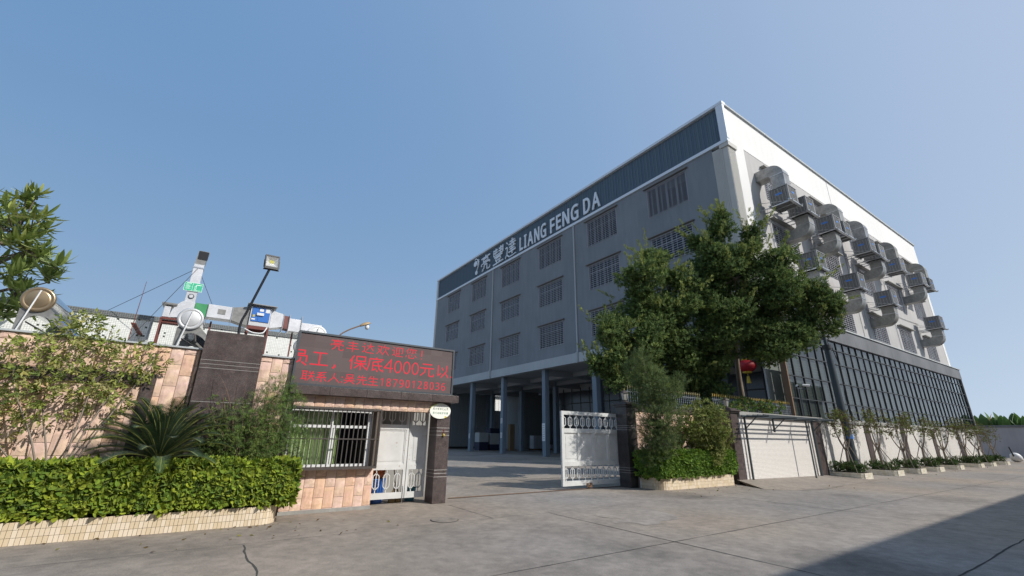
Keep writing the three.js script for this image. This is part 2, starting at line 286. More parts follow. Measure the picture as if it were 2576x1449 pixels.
// ------------------------------------------------------------------ left perimeter wall, pylon
{
  const w = thing('perimeter_wall', 'long tan stone tiled wall with a dark granite band beside the guardhouse', 'wall', [-2, 0, -11]);
  mesh('wall_core', [bx(-6, -0.25, 0, 3.2, -11.16, -10.95), bx(0.82, 1.47, 0, 3.2, -11.16, -10.95)], M.grout, w);
  tileFace(w, -5.7, -0.27, 0.06, 3.2, -10.945, (x, y) => (y > 2.4 && y < 2.66 && x < -0.85 && false));
  tileFace(w, 0.83, 1.47, 0.06, 3.2, -10.945);
  for (let x = -5.8; x < -1; x += 0.95) mesh('granite_band', rbx(x, Math.min(x + 0.943, -0.86), 2.43, 2.64, -10.95, -10.885, 0.006), M.granite, w);
  for (let y = 0.1; y < 2.4; y += 0.78) mesh('granite_upright', rbx(-1.06, -0.86, y, Math.min(2.427, y + 0.774), -10.95, -10.885, 0.006), M.granite, w);
  mesh('coping', [rbx(-6, -0.26, 3.2, 3.235, -11.2, -10.89, 0.008), rbx(0.83, 1.47, 3.2, 3.235, -11.2, -10.89, 0.008)], M.beam, w);
  const p = thing('granite_pylon', 'tall dark brown granite pylon rising above the tiled wall, floodlight on top', 'pillar', [0.28, 0, -11]);
  const gl = [0, 0.72, 1.45, 2.18, 2.84, 2.92, 3.0, 3.6];
  for (let i = 0; i < gl.length - 1; i++) mesh('granite_slab', rbx(-0.25, 0.82, gl[i] + 0.004, gl[i + 1] - 0.004, -11.35, -10.76, 0.006), M.granite, p);
  mesh('joint_filler', bx(-0.243, 0.813, 0.003, 3.59, -11.343, -10.767), M.groove, p);
}

// ------------------------------------------------------------------ guardhouse with barred window, lintel, column
const green = [];
{
  const g = thing('guardhouse', 'small tan tiled guardhouse with barred window under the red display', 'guardhouse', [3, 0, -12]);
  // walls
  mesh('wall', [bx(1.49, 3.56, 0, 0.9, -11.14, -10.95), bx(1.49, 1.62, 0.9, 2.44, -11.14, -10.95), bx(3.42, 3.56, 0.9, 2.16, -11.14, -10.95), bx(1.62, 5.08, 2.17, 2.44, -11.14, -10.95), bx(3.42, 3.56, 0, 2.44, -13.6, -11.14), bx(1.49, 1.62, 0, 2.44, -13.6, -11.14), bx(1.62, 3.42, 0, 2.44, -13.6, -13.46)], M.grout, g);
  tileFace(g, 1.665, 3.57, 0.0, 0.88, -10.945);
  for (let x = 1.61; x < 5.0; x += 0.222) put('tile', pick(tileGeo), pick(M.stone), g, Math.min(x + 0.111, 5.1), 2.305, -10.945, 0.214, 0.262, 1);
  for (let z = -11.15; z > -11.4; z -= 0.215) put('tile', tileGeo[2], M.stone[1], g, 3.565, 1.2, z, 0.2, 2, 1).rotation.y = Math.PI / 2;
  mesh('plinth_mortar', bx(1.66, 3.575, 0, 0.07, -10.96, -10.905), M.concrete, g);
  mesh('floor', bx(1.62, 3.42, 0.004, 0.05, -13.46, -11.14), M.concrete, g);
  // granite frame and lintel
  const xs = [1.47, 2.3, 3.15, 4.0, 4.85, 5.62];
  for (let i = 0; i < 5; i++) mesh('granite_lintel', rbx(xs[i] + 0.002, xs[i + 1] - 0.002, 2.44, 2.625, -13.6, -10.74, 0.006), M.granite, g);
  mesh('granite_jamb', rbx(1.47, 1.605, 0.95, 2.437, -11.0, -10.8, 0.006), M.granite, g);
  mesh('ceiling', bx(1.62, 5.1, 2.4, 2.437, -13.46, -11.14), M.ceil, g);
  // column
  const cy = [0, 0.62, 0.7, 0.78, 1.62, 1.72, 1.8, 2.437];
  for (let i = 0; i < cy.length - 1; i++) mesh('granite_column', rbx(5.1, 5.47, cy[i] + 0.003, cy[i + 1] - 0.003, -11.36, -10.9, 0.006), M.granite, g);
  mesh('column_joint', bx(5.104, 5.466, 0.003, 2.43, -11.356, -10.904), M.groove, g);
  // window: white frame, panes, curtains, grille cage
  const wf = mesh('window_frame', [bx(1.62, 3.42, 0.9, 0.96, -11.06, -11.0), bx(1.62, 3.42, 2.1, 2.16, -11.06, -11.0), bx(1.62, 1.68, 0.96, 2.1, -11.06, -11.0), bx(3.34, 3.42, 0.96, 2.1, -11.06, -11.0), bx(2.48, 2.54, 0.96, 2.1, -11.065, -11.0), bx(1.68, 2.48, 1.74, 1.8, -11.06, -11.0), bx(2.54, 3.34, 1.74, 1.8, -11.06, -11.0), bx(2.56, 2.59, 0.97, 1.73, -11.03, -10.99)], M.white, g);
  for (const [a, b, c, d] of [[1.68, 2.48, 0.96, 1.74], [2.54, 3.34, 0.96, 1.74], [1.68, 2.48, 1.8, 2.1], [2.54, 3.34, 1.8, 2.1]]) mesh('pane', sheet(a, b, c, d, -11.033), M.glass, wf);
  const drape = (x0, x1, folds) => { const q = new THREE.PlaneGeometry(x1 - x0, 1.24, 60, 4); const p = q.attributes.position; for (let i = 0; i < p.count; i++) { const t = (p.getX(i) / (x1 - x0) + 0.5) * folds * 6.283; p.setZ(i, Math.sin(t) * 0.03 + Math.sin(t * 2.3 + 1) * 0.012 + Math.sin(p.getY(i) * 3 + t) * 0.006); } q.translate((x0 + x1) / 2, 1.52, -11.2); q.computeVertexNormals(); return q; };
  mesh('curtain', drape(1.63, 2.46, 9), M.curtain, g); mesh('curtain', drape(2.46, 2.72, 4), M.curtain, g);
  mesh('desk', bx(2.3, 3.38, 0.72, 0.78, -12.1, -11.4), M.rust, g);
  const cage = mesh('grille_frame', [bx(1.58, 3.56, 0.865, 0.915, -10.9, -10.72), bx(1.58, 3.56, 2.14, 2.185, -10.9, -10.72), bx(1.58, 3.53, 1.49, 1.515, -10.745, -10.725), bx(3.535, 3.56, 0.915, 2.14, -10.745, -10.72), bx(3.535, 3.555, 1.49, 1.515, -10.9, -10.745)], M.bar, g);
  for (let i = 0; i < 19; i++) put('bar', bx(-0.009, 0.009, -0.612, 0.612, -0.009, 0.009), M.bar, cage, 1.63 + i * 0.1015, 1.528, -10.752);
  for (let i = 0; i < 3; i++) put('bar', bx(-0.009, 0.009, -0.612, 0.612, -0.009, 0.009), M.bar, cage, 3.547, 1.528, -10.79 - i * 0.045);
}
// octagonal openwork motif shared by both gates, 1 m high unit drawn at h x w
function motif(cx, y0, y1, z, w, t = 0.022, d = 0.02) {
  const h = y1 - y0, a = y0 + h * 0.13, b = y1 - h * 0.13, c = h * 0.14, r = w / 2, P = [[cx, a], [cx - r, a + c], [cx - r, b - c], [cx, b], [cx + r, b - c], [cx + r, a + c], [cx, a]], out = [];
  for (let i = 0; i < 6; i++) out.push(sbar([P[i][0], P[i][1], z], [P[i + 1][0], P[i + 1][1], z], t, d));
  out.push(sbar([cx, y0, z], [cx, y1, z], t, d * 0.98)); return out;
}
function panel(x0, x1, y0, y1, z) {                                 // moulded sheet panel
  return [bx(x0, x1, y0, y1, z - 0.012, z), bx(x0, x1, y1 - 0.03, y1, z, z + 0.012), bx(x0, x1, y0, y0 + 0.03, z, z + 0.012), bx(x0, x0 + 0.03, y0 + 0.03, y1 - 0.03, z, z + 0.012), bx(x1 - 0.03, x1, y0 + 0.03, y1 - 0.03, z, z + 0.012), bx(x0 + 0.085, x1 - 0.085, y0 + 0.085, y1 - 0.085, z, z + 0.008)];
}
{
  const g = thing('pedestrian_gate', 'white metal side gate with two leaves between guardhouse and granite column', 'gate', [4.3, 0, -11.4]);
  for (const [a, b, n] of [[3.6, 4.54, 3], [4.56, 5.07, 2]]) {
    const s = b - a > 0.7 ? 0.07 : 0.06, L = mesh('leaf_frame', [bx(a, a + s, 0.12, 2.4, -11.43, -11.38), bx(b - s, b, 0.12, 2.4, -11.43, -11.38), bx(a + s, b - s, 0.12, 0.26, -11.43, -11.38), bx(a + s, b - s, 0.78, 0.9, -11.43, -11.38), bx(a + s, b - s, 1.74, 1.86, -11.43, -11.38), bx(a + s, b - s, 2.34, 2.4, -11.43, -11.38)], M.gateWhite, g);
    mesh('panel', panel(a + s, b - s, 0.9, 1.74, -11.405), M.gateWhite, L);
    for (let i = 0; i < n; i++) { const cx = a + s + (b - a - 2 * s) * (i + 0.5) / n; mesh('ornament', motif(cx, 0.26, 0.78, -11.405, 0.15), M.gateWhite, L); mesh('ornament', motif(cx, 1.86, 2.34, -11.405, 0.15), M.gateWhite, L); }
  }
  mesh('drop_bolt', bar([4.5, 0.01, -11.37], [4.5, 0.4, -11.37], 0.008), M.steel, g);
}
{ // clutter kept behind the side gate
  const b = thing('waste_bin', 'blue plastic bin behind the white side gate', 'bin', [3.95, 0, -11.75]);
  const c = new THREE.CylinderGeometry(0.2, 0.165, 0.55, 20, 1); c.translate(3.95, 0.278, -11.75); mesh('body', c, std({ color: lin(0.03, 0.12, 0.42), roughness: 0.4 }), b);
  const t = new THREE.TorusGeometry(0.2, 0.015, 6, 20); t.rotateX(Math.PI / 2); t.translate(3.95, 0.55, -11.75); mesh('rim', t, M.blue, b);
  const k = thing('sack', 'orange sack slumped on top of the blue bin', 'sack', [3.95, 0.56, -11.75]);
  const s = new THREE.SphereGeometry(0.19, 14, 10); { const p = s.attributes.position; for (let i = 0; i < p.count; i++) { const n = 0.85 + 0.3 * vnoise(p.getX(i) * 14 + 9, p.getY(i) * 14 + p.getZ(i) * 9 + 9, 64, 64, 3); p.setXYZ(i, p.getX(i) * n, p.getY(i) * n * 1.05, p.getZ(i) * n); } } s.computeVertexNormals(); s.translate(3.95, 0.74, -11.75); mesh('sack_body', s, std({ color: lin(0.45, 0.13, 0.05), roughness: 0.8 }), k); mesh('tied_neck', bar([3.95, 0.9, -11.75], [3.98, 1.0, -11.74], 0.03, 0.05, 7), std({ color: lin(0.4, 0.12, 0.05), roughness: 0.8 }), k);
  const br = thing('straw_broom', 'straw broom leaning behind the white side gate', 'broom', [4.4, 0, -11.62]);
  mesh('handle', bar([4.38, 0.45, -11.62], [4.3, 1.55, -11.9], 0.013), M.rust, br);
  const q = new THREE.ConeGeometry(0.17, 0.5, 16, 4, true); q.scale(1, 1, 0.4); q.translate(4.4, 0.25, -11.6); { const p = q.attributes.position; for (let i = 0; i < p.count; i++) if (p.getY(i) < 0.2) p.setX(i, p.getX(i) + rr(-0.02, 0.02)); } mesh('bristles', q, std({ color: lin(0.24, 0.17, 0.08), roughness: 1, side: THREE.DoubleSide }), br);
  const bk = thing('bucket', 'teal plastic bucket behind the narrow gate leaf', 'bucket', [4.85, 0, -11.75]);
  const u = new THREE.CylinderGeometry(0.16, 0.12, 0.32, 18, 1, true); u.translate(4.85, 0.165, -11.75); mesh('body', u, std({ color: lin(0.04, 0.2, 0.26), roughness: 0.4, side: THREE.DoubleSide }), bk);
  const h = new THREE.TorusGeometry(0.155, 0.006, 5, 18, Math.PI); h.translate(4.85, 0.33, -11.75); mesh('handle', h, M.steel, bk);
  const bw = thing('yard_wall', 'low grey rendered wall screening the space behind the side gate', 'wall', [4.4, 0, -13.5]); mesh('wall', bx(3.57, 6.35, 0, 2.7, -13.6, -13.45), M.concrete, bw); mesh('cap', bx(3.57, 6.39, 2.7, 2.735, -13.64, -13.41), M.beam, bw);
}

// ------------------------------------------------------------------ hand-drawn glyph strokes on a 100 x 100 grid
const GL = {
  亮: '50 2 50 12/8 15 92 15/28 24 72 24 72 40 28 40 28 24/10 62 10 50 90 50 90 62/38 62 38 78 18 96/38 62 64 62 64 90 72 96 90 96 94 84', 丰: '15 20 85 20/20 45 80 45/5 70 95 70/50 2 50 98', 达: '14 6 26 18/6 38 24 38 24 74 8 90/24 76 40 88 96 92/40 28 94 28/66 4 66 28 40 70/66 34 92 68', 欢: '6 18 40 18 34 50 4 90/10 36 44 84/62 4 48 34/56 24 94 24 86 42/70 30 70 56 44 96/70 56 96 96', 迎: '14 6 26 18/6 38 24 38 24 74 8 88/24 76 40 90 96 92/58 8 42 16 42 74 58 64/64 12 90 12 90 60 80 62/64 12 64 84', 您: '30 4 10 34/20 24 20 58/48 4 36 26/42 14 90 14 84 26/62 14 62 50 52 48/44 30 34 48/76 30 90 46/12 70 6 90/30 66 30 90 38 96 70 96 74 84/50 62 58 76/80 66 94 86', 员: '28 6 72 6 72 28 28 28 28 6/14 40 14 78/14 40 86 40 86 78/50 50 50 70 10 98/58 78 90 98', 工: '15 12 85 12/50 12 50 88/5 88 95 88', 保: '28 4 6 48/18 30 18 98/42 8 90 8 90 38 42 38 42 8/32 54 98 54/66 38 66 98/64 56 34 88/68 56 98 88', 底: '52 2 56 12/14 14 94 14/16 14 16 50 4 96/84 26 34 36/36 36 36 90 56 80/36 58 90 58/62 32 74 80 94 94 94 82/58 88 66 98', 元: '18 12 82 12/4 40 96 40/38 40 34 70 6 96/62 40 62 90 70 96 92 96 95 80', 以: '18 8 18 84 40 68/44 24 56 44/82 6 80 50 40 98/74 66 96 96', 联: '4 8 46 8/14 8 14 82/38 8 38 98/14 32 38 32/14 54 38 54/2 84 46 76/58 4 64 18/88 4 80 18/54 24 96 24/50 50 98 50/74 24 74 50 50 96/74 52 98 96', 系: '86 4 14 14/50 14 24 34 60 36/74 24 14 60 88 56/66 42 82 62/50 60 50 98 40 92/30 70 10 92/70 70 92 92', 人: '50 4 46 50 4 96/50 44 96 96', 吴: '26 6 74 6 74 32 26 32 26 6/14 46 86 46/4 66 96 66/50 46 48 70 8 98/54 68 94 98', 先: '24 6 10 36/18 24 84 24/50 2 50 50/4 50 96 50/36 50 32 76 6 98/62 50 62 90 70 96 92 96 95 82', 生: '26 4 8 42/18 28 90 28/50 2 50 94/18 60 84 60/4 94 96 94',
  用: '20 8 20 60 6 98/20 8 86 8 86 98/20 36 86 36/20 64 86 64/52 8 52 98', 文: '50 2 50 16/6 20 94 20/74 20 10 96/26 40 92 96', 明: '8 16 8 74/8 16 40 16 40 74 8 74/8 46 40 46/58 6 58 70 46 98/58 6 92 6 92 96/58 34 92 34/58 60 92 60', 净: '8 14 20 30/6 80 24 50/54 4 36 30/46 14 78 14 66 32/36 36 86 36 86 72/28 54 98 54/36 72 86 72/62 36 62 98', 化: '30 4 6 50/18 32 18 98/88 20 50 58/56 4 56 86 66 94 94 94 96 78', 心: '14 46 8 80/32 32 32 84 42 94 74 94 78 76/50 22 60 46/78 36 94 70', 灵: '20 8 80 8 80 36 20 36/20 22 80 22/24 50 14 70/80 48 66 66/50 36 46 66 6 98/52 60 94 98', 行: '30 4 8 30/34 30 6 60/22 48 22 98/48 14 92 14/42 42 98 42/74 42 74 96 62 90', 动: '8 18 44 18/2 42 50 42/24 42 8 80 46 74/36 60 48 86/54 30 94 30 90 94 78 90/70 6 68 50 48 96', 呵: '6 22 6 70/6 22 28 22 28 70 6 70/36 14 98 14/44 36 44 70/44 36 66 36 66 70 44 70/84 14 84 96 72 90', 护: '4 28 40 28/22 4 22 94 12 88/4 66 40 52/66 2 74 14/52 22 92 22 92 50 52 50/52 22 52 60 40 98', 环: '4 12 40 12/6 44 38 44/22 12 22 84/2 88 42 76/48 14 98 14/74 14 46 60/72 34 72 98/76 44 96 64', 境: '4 34 34 34/18 6 18 82/2 86 36 74/66 2 66 12/44 14 92 14/54 20 58 30/82 20 76 30/40 32 98 32/50 42 88 42 88 66 50 66 50 42/50 54 88 54/58 66 36 96/76 66 76 92 98 92 98 82',
  豐: '28 4 28 44/12 16 44 16/10 30 46 30/72 4 72 44/56 16 88 16/54 30 90 30/8 8 8 46 92 46 92 8/14 56 86 56/28 64 72 64 72 78 28 78 28 64/34 82 40 92/66 82 60 92/4 95 96 95', 達: '14 6 24 18/6 36 24 36 20 72 6 88/22 76 40 90 98 90/44 14 88 14/66 2 66 26/36 26 96 26/54 28 60 38/80 28 74 38/42 42 90 42/46 54 88 54/36 66 96 66/66 42 66 82',
};
const strokes = (c) => GL[c].split('/').map((s) => { const n = s.split(' ').map(Number), o = []; for (let i = 0; i < n.length; i += 2) o.push([n[i], n[i + 1]]); return o; });
function drawGlyph(ctx, ch, x, y, w, h) { ctx.beginPath(); for (const s of strokes(ch)) s.forEach(([a, b], i) => (i ? ctx.lineTo(x + a * w / 100, y + b * h / 100) : ctx.moveTo(x + a * w / 100, y + b * h / 100))); ctx.stroke(); }
function canvasTex(c, srgb = true) { const t = new THREE.CanvasTexture(c); if (srgb) t.colorSpace = THREE.SRGBColorSpace; t.magFilter = THREE.LinearFilter; return t; }

{ // red message display on the guardhouse roof
  const x0 = 1.51, x1 = 5.4, y0 = 2.675, y1 = 3.81, S = 400, W = Math.round((x1 - x0) * S), H = Math.round((y1 - y0) * S);
  const mk = () => { const c = document.createElement('canvas'); c.width = W; c.height = H; return [c, c.getContext('2d')]; };
  const X = (x) => (x - x0) * S, Y = (y) => (y1 - y) * S;
  const [cf, f] = mk(), [ce, e] = mk();
  f.fillStyle = '#6a5553'; f.fillRect(0, 0, W, H);
  for (let i = 0; i < 12; i++) for (let j = 0; j < 7; j++) { const k = Math.floor(rr(-5, 6)); f.fillStyle = `rgb(${97 + k},${83 + k},${82 + k})`; f.fillRect(i * W / 12 + 1, j * H / 7 + 1, W / 12 - 1.5, H / 7 - 1.5); }
  f.fillStyle = 'rgba(40,25,25,0.35)'; for (let y = 0; y < H; y += 4) f.fillRect(0, y, W, 1.2);
  e.fillStyle = '#000'; e.fillRect(0, 0, W, H);
  const draw = (c, col) => {
    c.strokeStyle = c.fillStyle = col; c.lineCap = 'butt'; c.lineJoin = 'miter';
    const G = (s, a, b, yt, yb, lw) => { c.lineWidth = lw; drawGlyph(c, s, X(a), Y(yt), (b - a) * S, (yt - yb) * S); };
    [['亮', 2.16, 2.5], ['丰', 2.53, 2.86], ['达', 2.9, 3.23], ['欢', 3.275, 3.61], ['迎', 3.655, 3.985], ['您', 4.03, 4.36]].forEach(([s, a, b]) => G(s, a, b, 3.76, 3.49, 7.5));
    c.lineWidth = 9; c.beginPath(); c.moveTo(X(4.487), Y(3.735)); c.lineTo(X(4.487), Y(3.57)); c.moveTo(X(4.487), Y(3.525)); c.lineTo(X(4.487), Y(3.5)); c.stroke();
    [['员', 1.4, 1.76], ['工', 1.77, 2.21], ['保', 2.64, 3.08], ['底', 3.07, 3.51], ['元', 4.46, 4.885], ['以', 4.92, 5.31]].forEach(([s, a, b]) => G(s, a, b, 3.43, 3.07, 11.5));
    c.lineWidth = 15; c.beginPath(); c.moveTo(X(2.33), Y(3.15)); c.lineTo(X(2.34), Y(3.1)); c.lineTo(X(2.29), Y(3.06)); c.moveTo(X(5.385), Y(3.1)); c.lineTo(X(5.385), Y(3.13)); c.stroke();
    c.lineWidth = 11.5; c.beginPath(); { const a = 3.52, b = 3.74; c.moveTo(X(b), Y(3.19)); c.lineTo(X(a), Y(3.19)); c.lineTo(X(a + 0.16), Y(3.4)); c.lineTo(X(a + 0.16), Y(3.08)); } c.stroke();
    for (let i = 0; i < 3; i++) { c.beginPath(); c.ellipse(X(3.872 + i * 0.233), Y(3.245), 0.083 * S, 0.145 * S, 0, 0, 7); c.stroke(); }
    [['联', 1.645, 1.94], ['系', 1.95, 2.225], ['人', 2.225, 2.5], ['吴', 2.575, 2.86], ['先', 2.88, 3.145], ['生', 3.145, 3.425]].forEach(([s, a, b]) => G(s, a, b, 2.965, 2.735, 7.5));
    c.fillRect(X(2.53), Y(2.89), 12, 11); c.fillRect(X(2.53), Y(2.78), 12, 11);
    c.font = `${Math.round(0.262 * S)}px sans-serif`; c.textAlign = 'center'; c.textBaseline = 'alphabetic';
    '18790128036'.split('').forEach((d, i) => { const cx = X(3.505 + i * 0.166); c.save(); c.translate(cx, Y(2.745)); c.scale(0.95, 1.02); c.fillText(d, 0, 0); c.restore(); });
  };
  draw(f, '#a01020'); draw(e, '#ff1838');
  e.fillStyle = 'rgba(0,0,0,0.45)'; for (let y = 0; y < H; y += 4) e.fillRect(0, y, W, 1.4); for (let x = 0; x < W; x += 4) e.fillRect(x, 0, 1, H);
  const t = thing('led_message_display', 'long red lettered message display mounted on the guardhouse roof', 'display', [3.45, 2.63, -10.9]);
  mesh('housing', rbx(1.49, 5.42, 2.655, 3.83, -11.05, -10.83, 0.006), M.darkSteel, t);
  const fr = std({ color: lin(0.09, 0.1, 0.11), roughness: 0.4, metalness: 0.4 });
  mesh('frame', [bx(1.47, 5.44, 2.632, 2.675, -11.0, -10.79), bx(1.47, 5.44, 3.812, 3.855, -11.0, -10.79), bx(1.47, 1.51, 2.675, 3.812, -11.0, -10.79), bx(5.4, 5.44, 2.675, 3.812, -11.0, -10.79)], fr, t);
  const pl = new THREE.PlaneGeometry(x1 - x0, y1 - y0 + 0.002); pl.translate((x0 + x1) / 2, (y0 + y1) / 2, -10.815);
  mesh('screen', pl, std({ map: canvasTex(cf), emissiveMap: canvasTex(ce), emissive: lin(1, 1, 1), emissiveIntensity: 0.78, roughness: 0.7 }), t);
}
{ // oval notice on the column
  const t = thing('oval_notice', 'white oval notice with two lines of characters on the granite column', 'sign', [5.16, 2.22, -10.86]);
  const c = document.createElement('canvas'); c.width = 512; c.height = 330; const x = c.getContext('2d');
  x.fillStyle = '#f1f1e6'; x.fillRect(0, 0, 512, 330); x.fillStyle = '#d5dd76'; x.beginPath(); x.ellipse(60, 60, 120, 60, -0.6, 0, 7); x.fill(); x.fillStyle = '#f1f1e6'; x.beginPath(); x.ellipse(110, 120, 120, 60, -0.5, 0, 7); x.fill();
  x.fillStyle = '#dcc85a'; x.beginPath(); x.ellipse(400, 300, 40, 26, 0.5, 0, 7); x.fill();
  x.lineWidth = 4.5; x.strokeStyle = '#39443a'; '用文明净化心灵'.split('').forEach((g, i) => drawGlyph(x, g, 70 + i * 55, 95, 46, 52)); x.strokeStyle = '#2f6b45'; '用行动呵护环境'.split('').forEach((g, i) => drawGlyph(x, g, 70 + i * 55, 185, 46, 52));
  const s = new THREE.Shape(); s.absellipse(0, 0, 0.3, 0.195, 0, Math.PI * 2, false); const back = new THREE.ExtrudeGeometry(s, { depth: 0.012, bevelEnabled: false, curveSegments: 40 }); back.translate(5.16, 2.22, -10.89); mesh('board', back, M.white, t);
  const f = new THREE.ShapeGeometry(s, 40); const uv = f.attributes.uv, p = f.attributes.position; for (let i = 0; i < p.count; i++) uv.setXY(i, p.getX(i) / 0.6 + 0.5, p.getY(i) / 0.39 + 0.5); f.translate(5.16, 2.22, -10.873); mesh('printed_face', f, std({ map: canvasTex(c), roughness: 0.4 }), t);
  const b = thing('hanging_charm', 'small red and yellow charm hanging on the granite column', 'ornament', [5.3, 1.58, -10.88]);
  mesh('cord', bar([5.3, 1.66, -10.885], [5.3, 1.76, -10.885], 0.006), std({ color: lin(0.4, 0.05, 0.03) }), b);
  const l = new THREE.LatheGeometry([[0.001, 0], [0.035, 0.015], [0.03, 0.05], [0.012, 0.08], [0.001, 0.09]].map(([a, q]) => new THREE.Vector2(a, q)), 10); l.translate(5.3, 1.58, -10.88); mesh('bell', l, std({ color: lin(0.5, 0.36, 0.05), roughness: 0.4 }), b);
}
{ // sliding gate, half open, behind the right pillar
  const z = -11.62, x0 = 9.95, x1 = 14.4, g = thing('sliding_gate', 'white metal sliding gate with octagon openwork, drawn open behind the granite pillar', 'gate', [12, 0, z]);
  const F = (a, b, c, d) => bx(a, b, c, d, z - 0.04, z + 0.04);
  mesh('gate_frame', [F(x0, x0 + 0.1, 0.12, 2.46), F(x1 - 0.1, x1, 0.12, 2.46), F(x0 + 0.1, x1 - 0.1, 2.34, 2.46), F(x0 + 0.1, x1 - 0.1, 1.76, 1.9), F(x0 + 0.1, x1 - 0.1, 0.72, 0.86), F(x0 + 0.1, x1 - 0.1, 0.12, 0.27)], M.gateWhite, g);
  let x = x0 + 0.1; for (let i = 0; i < 6; i++) { const w = 0.6, st = 0.11; mesh('panel', panel(x, x + w, 0.86, 1.76, z), M.gateWhite, g); if (i < 5) mesh('stile', bx(x + w, x + w + st, 0.86, 1.76, z - 0.035, z + 0.035), M.gateWhite, g); x += w + st; if (x + w > x1 - 0.1) break; }
  for (let i = 0; i < 15; i++) { const cx = x0 + 0.12 + i * 0.285; mesh('ornament', motif(cx, 1.9, 2.34, z, 0.165, 0.024, 0.022), M.gateWhite, g); mesh('ornament', motif(cx + 0.05, 0.27, 0.72, z, 0.165, 0.024, 0.022), M.gateWhite, g); }
  for (const wx of [11.1, 13.6]) { const c = new THREE.CylinderGeometry(0.06, 0.06, 0.03, 16); c.rotateX(Math.PI / 2); c.translate(wx, 0.08, z + 0.015); const h = mesh('wheel_housing', [bx(wx - 0.12, wx - 0.03, 0.06, 0.19, z + 0.042, z + 0.07), bx(wx + 0.03, wx + 0.12, 0.06, 0.19, z + 0.042, z + 0.07), bx(wx - 0.1, wx + 0.1, 0.05, 0.1, z + 0.045, z + 0.065)], M.rust, g); mesh('wheel', c, M.dark, h); }
}
// ------------------------------------------------------------------ gate pillars with lamps
function lantern(x, y, z, label) {
  const t = thing('pillar_lantern', label, 'lamp', [x, y, z]);
  const L = (pts, seg = 6) => { const g = new THREE.LatheGeometry(pts.map(([a, b]) => new THREE.Vector2(a, b)), seg).toNonIndexed(); g.computeVertexNormals(); g.translate(x, y, z); return g; };
  mesh('foot', L([[0.001, 0], [0.13, 0], [0.13, 0.025], [0.07, 0.05], [0.08, 0.07], [0.001, 0.07]], 16), M.bar, t);
  mesh('globe', L([[0.001, 0.07], [0.085, 0.075], [0.135, 0.33], [0.001, 0.34]]), std({ color: lin(0.5, 0.47, 0.4), roughness: 0.25 }), t);
  const rib = []; for (let i = 0; i < 6; i++) { const a = i * Math.PI / 3; rib.push(bar([x + Math.sin(a) * 0.088, y + 0.075, z + Math.cos(a) * 0.088], [x + Math.sin(a) * 0.138, y + 0.335, z + Math.cos(a) * 0.138], 0.008, 0.008, 4)); }
  mesh('ribs', rib, M.darkSteel, t);
  mesh('roof', L([[0.001, 0.335], [0.16, 0.33], [0.15, 0.36], [0.05, 0.43], [0.03, 0.44], [0.001, 0.44]]), M.bar, t);
  const k = new THREE.SphereGeometry(0.022, 8, 6); k.scale(1, 1.6, 1); k.translate(x, y + 0.465, z); mesh('finial', k, std({ color: lin(0.35, 0.25, 0.08), roughness: 0.4 }), t);
}
{
  const p = thing('gate_pillar', 'dark granite gate pillar with stepped cap beside the sliding gate', 'pillar', [12.8, 0, -11.3]);
  const ys = [0, 0.48, 0.56, 0.64, 1.9, 1.97, 2.04, 2.7]; for (let i = 0; i < 7; i++) mesh('granite_slab', rbx(12.56, 13.06, ys[i] + 0.003, ys[i + 1] - 0.003, -11.56, -11.06, 0.008), M.graniteDark, p);
  mesh('joint_filler', bx(12.565, 13.055, 0.003, 2.69, -11.555, -11.065), M.groove, p);
  mesh('cap', [rbx(12.5, 13.12, 2.7, 2.76, -11.62, -11.0, 0.01), rbx(12.44, 13.18, 2.762, 2.82, -11.68, -10.94, 0.01), rbx(12.54, 13.08, 2.822, 2.87, -11.58, -11.04, 0.01)], M.graniteDark, p);
  lantern(12.81, 2.872, -11.31, 'small lantern with frosted glass on top of the gate pillar cap');
  const q = thing('corner_pillar', 'brown granite corner pillar at the start of the white tiled wall', 'pillar', [17.8, 0, -10.3]);
  for (let i = 0; i < 5; i++) mesh('granite_slab', rbx(17.52, 18.02, i * 0.53 + 0.003, i * 0.53 + 0.527, -10.52, -10.02, 0.008), M.granite, q);
  mesh('cap', [rbx(17.46, 18.08, 2.65, 2.71, -10.58, -9.96, 0.01), rbx(17.4, 18.14, 2.712, 2.77, -10.64, -9.9, 0.01), rbx(17.5, 18.04, 2.772, 2.83, -10.54, -10.0, 0.01)], M.granite, q);
  lantern(17.77, 2.832, -10.27, 'small lantern with frosted glass on top of the corner pillar cap');
  // stone wall between the two pillars, with granite cap and return
  const w = thing('stone_wall', 'tan stone tiled wall with granite cap behind the clipped hedge by the gate pillar', 'wall', [15.4, 0, -11.6]);
  mesh('wall_core', [bx(13.065, 17.9, 0, 2.6, -11.56, -11.47), bx(17.56, 17.9, 0, 2.6, -11.47, -10.53)], M.grout, w);
  tileFace(w, 13.07, 17.5, 0.1, 2.58, -11.462);
  for (let x = 13.07; x < 17.4; x += 0.74) mesh('granite_cap', rbx(x, x + 0.735, 2.6, 2.78, -11.57, -11.4, 0.006), M.granite, w);
}
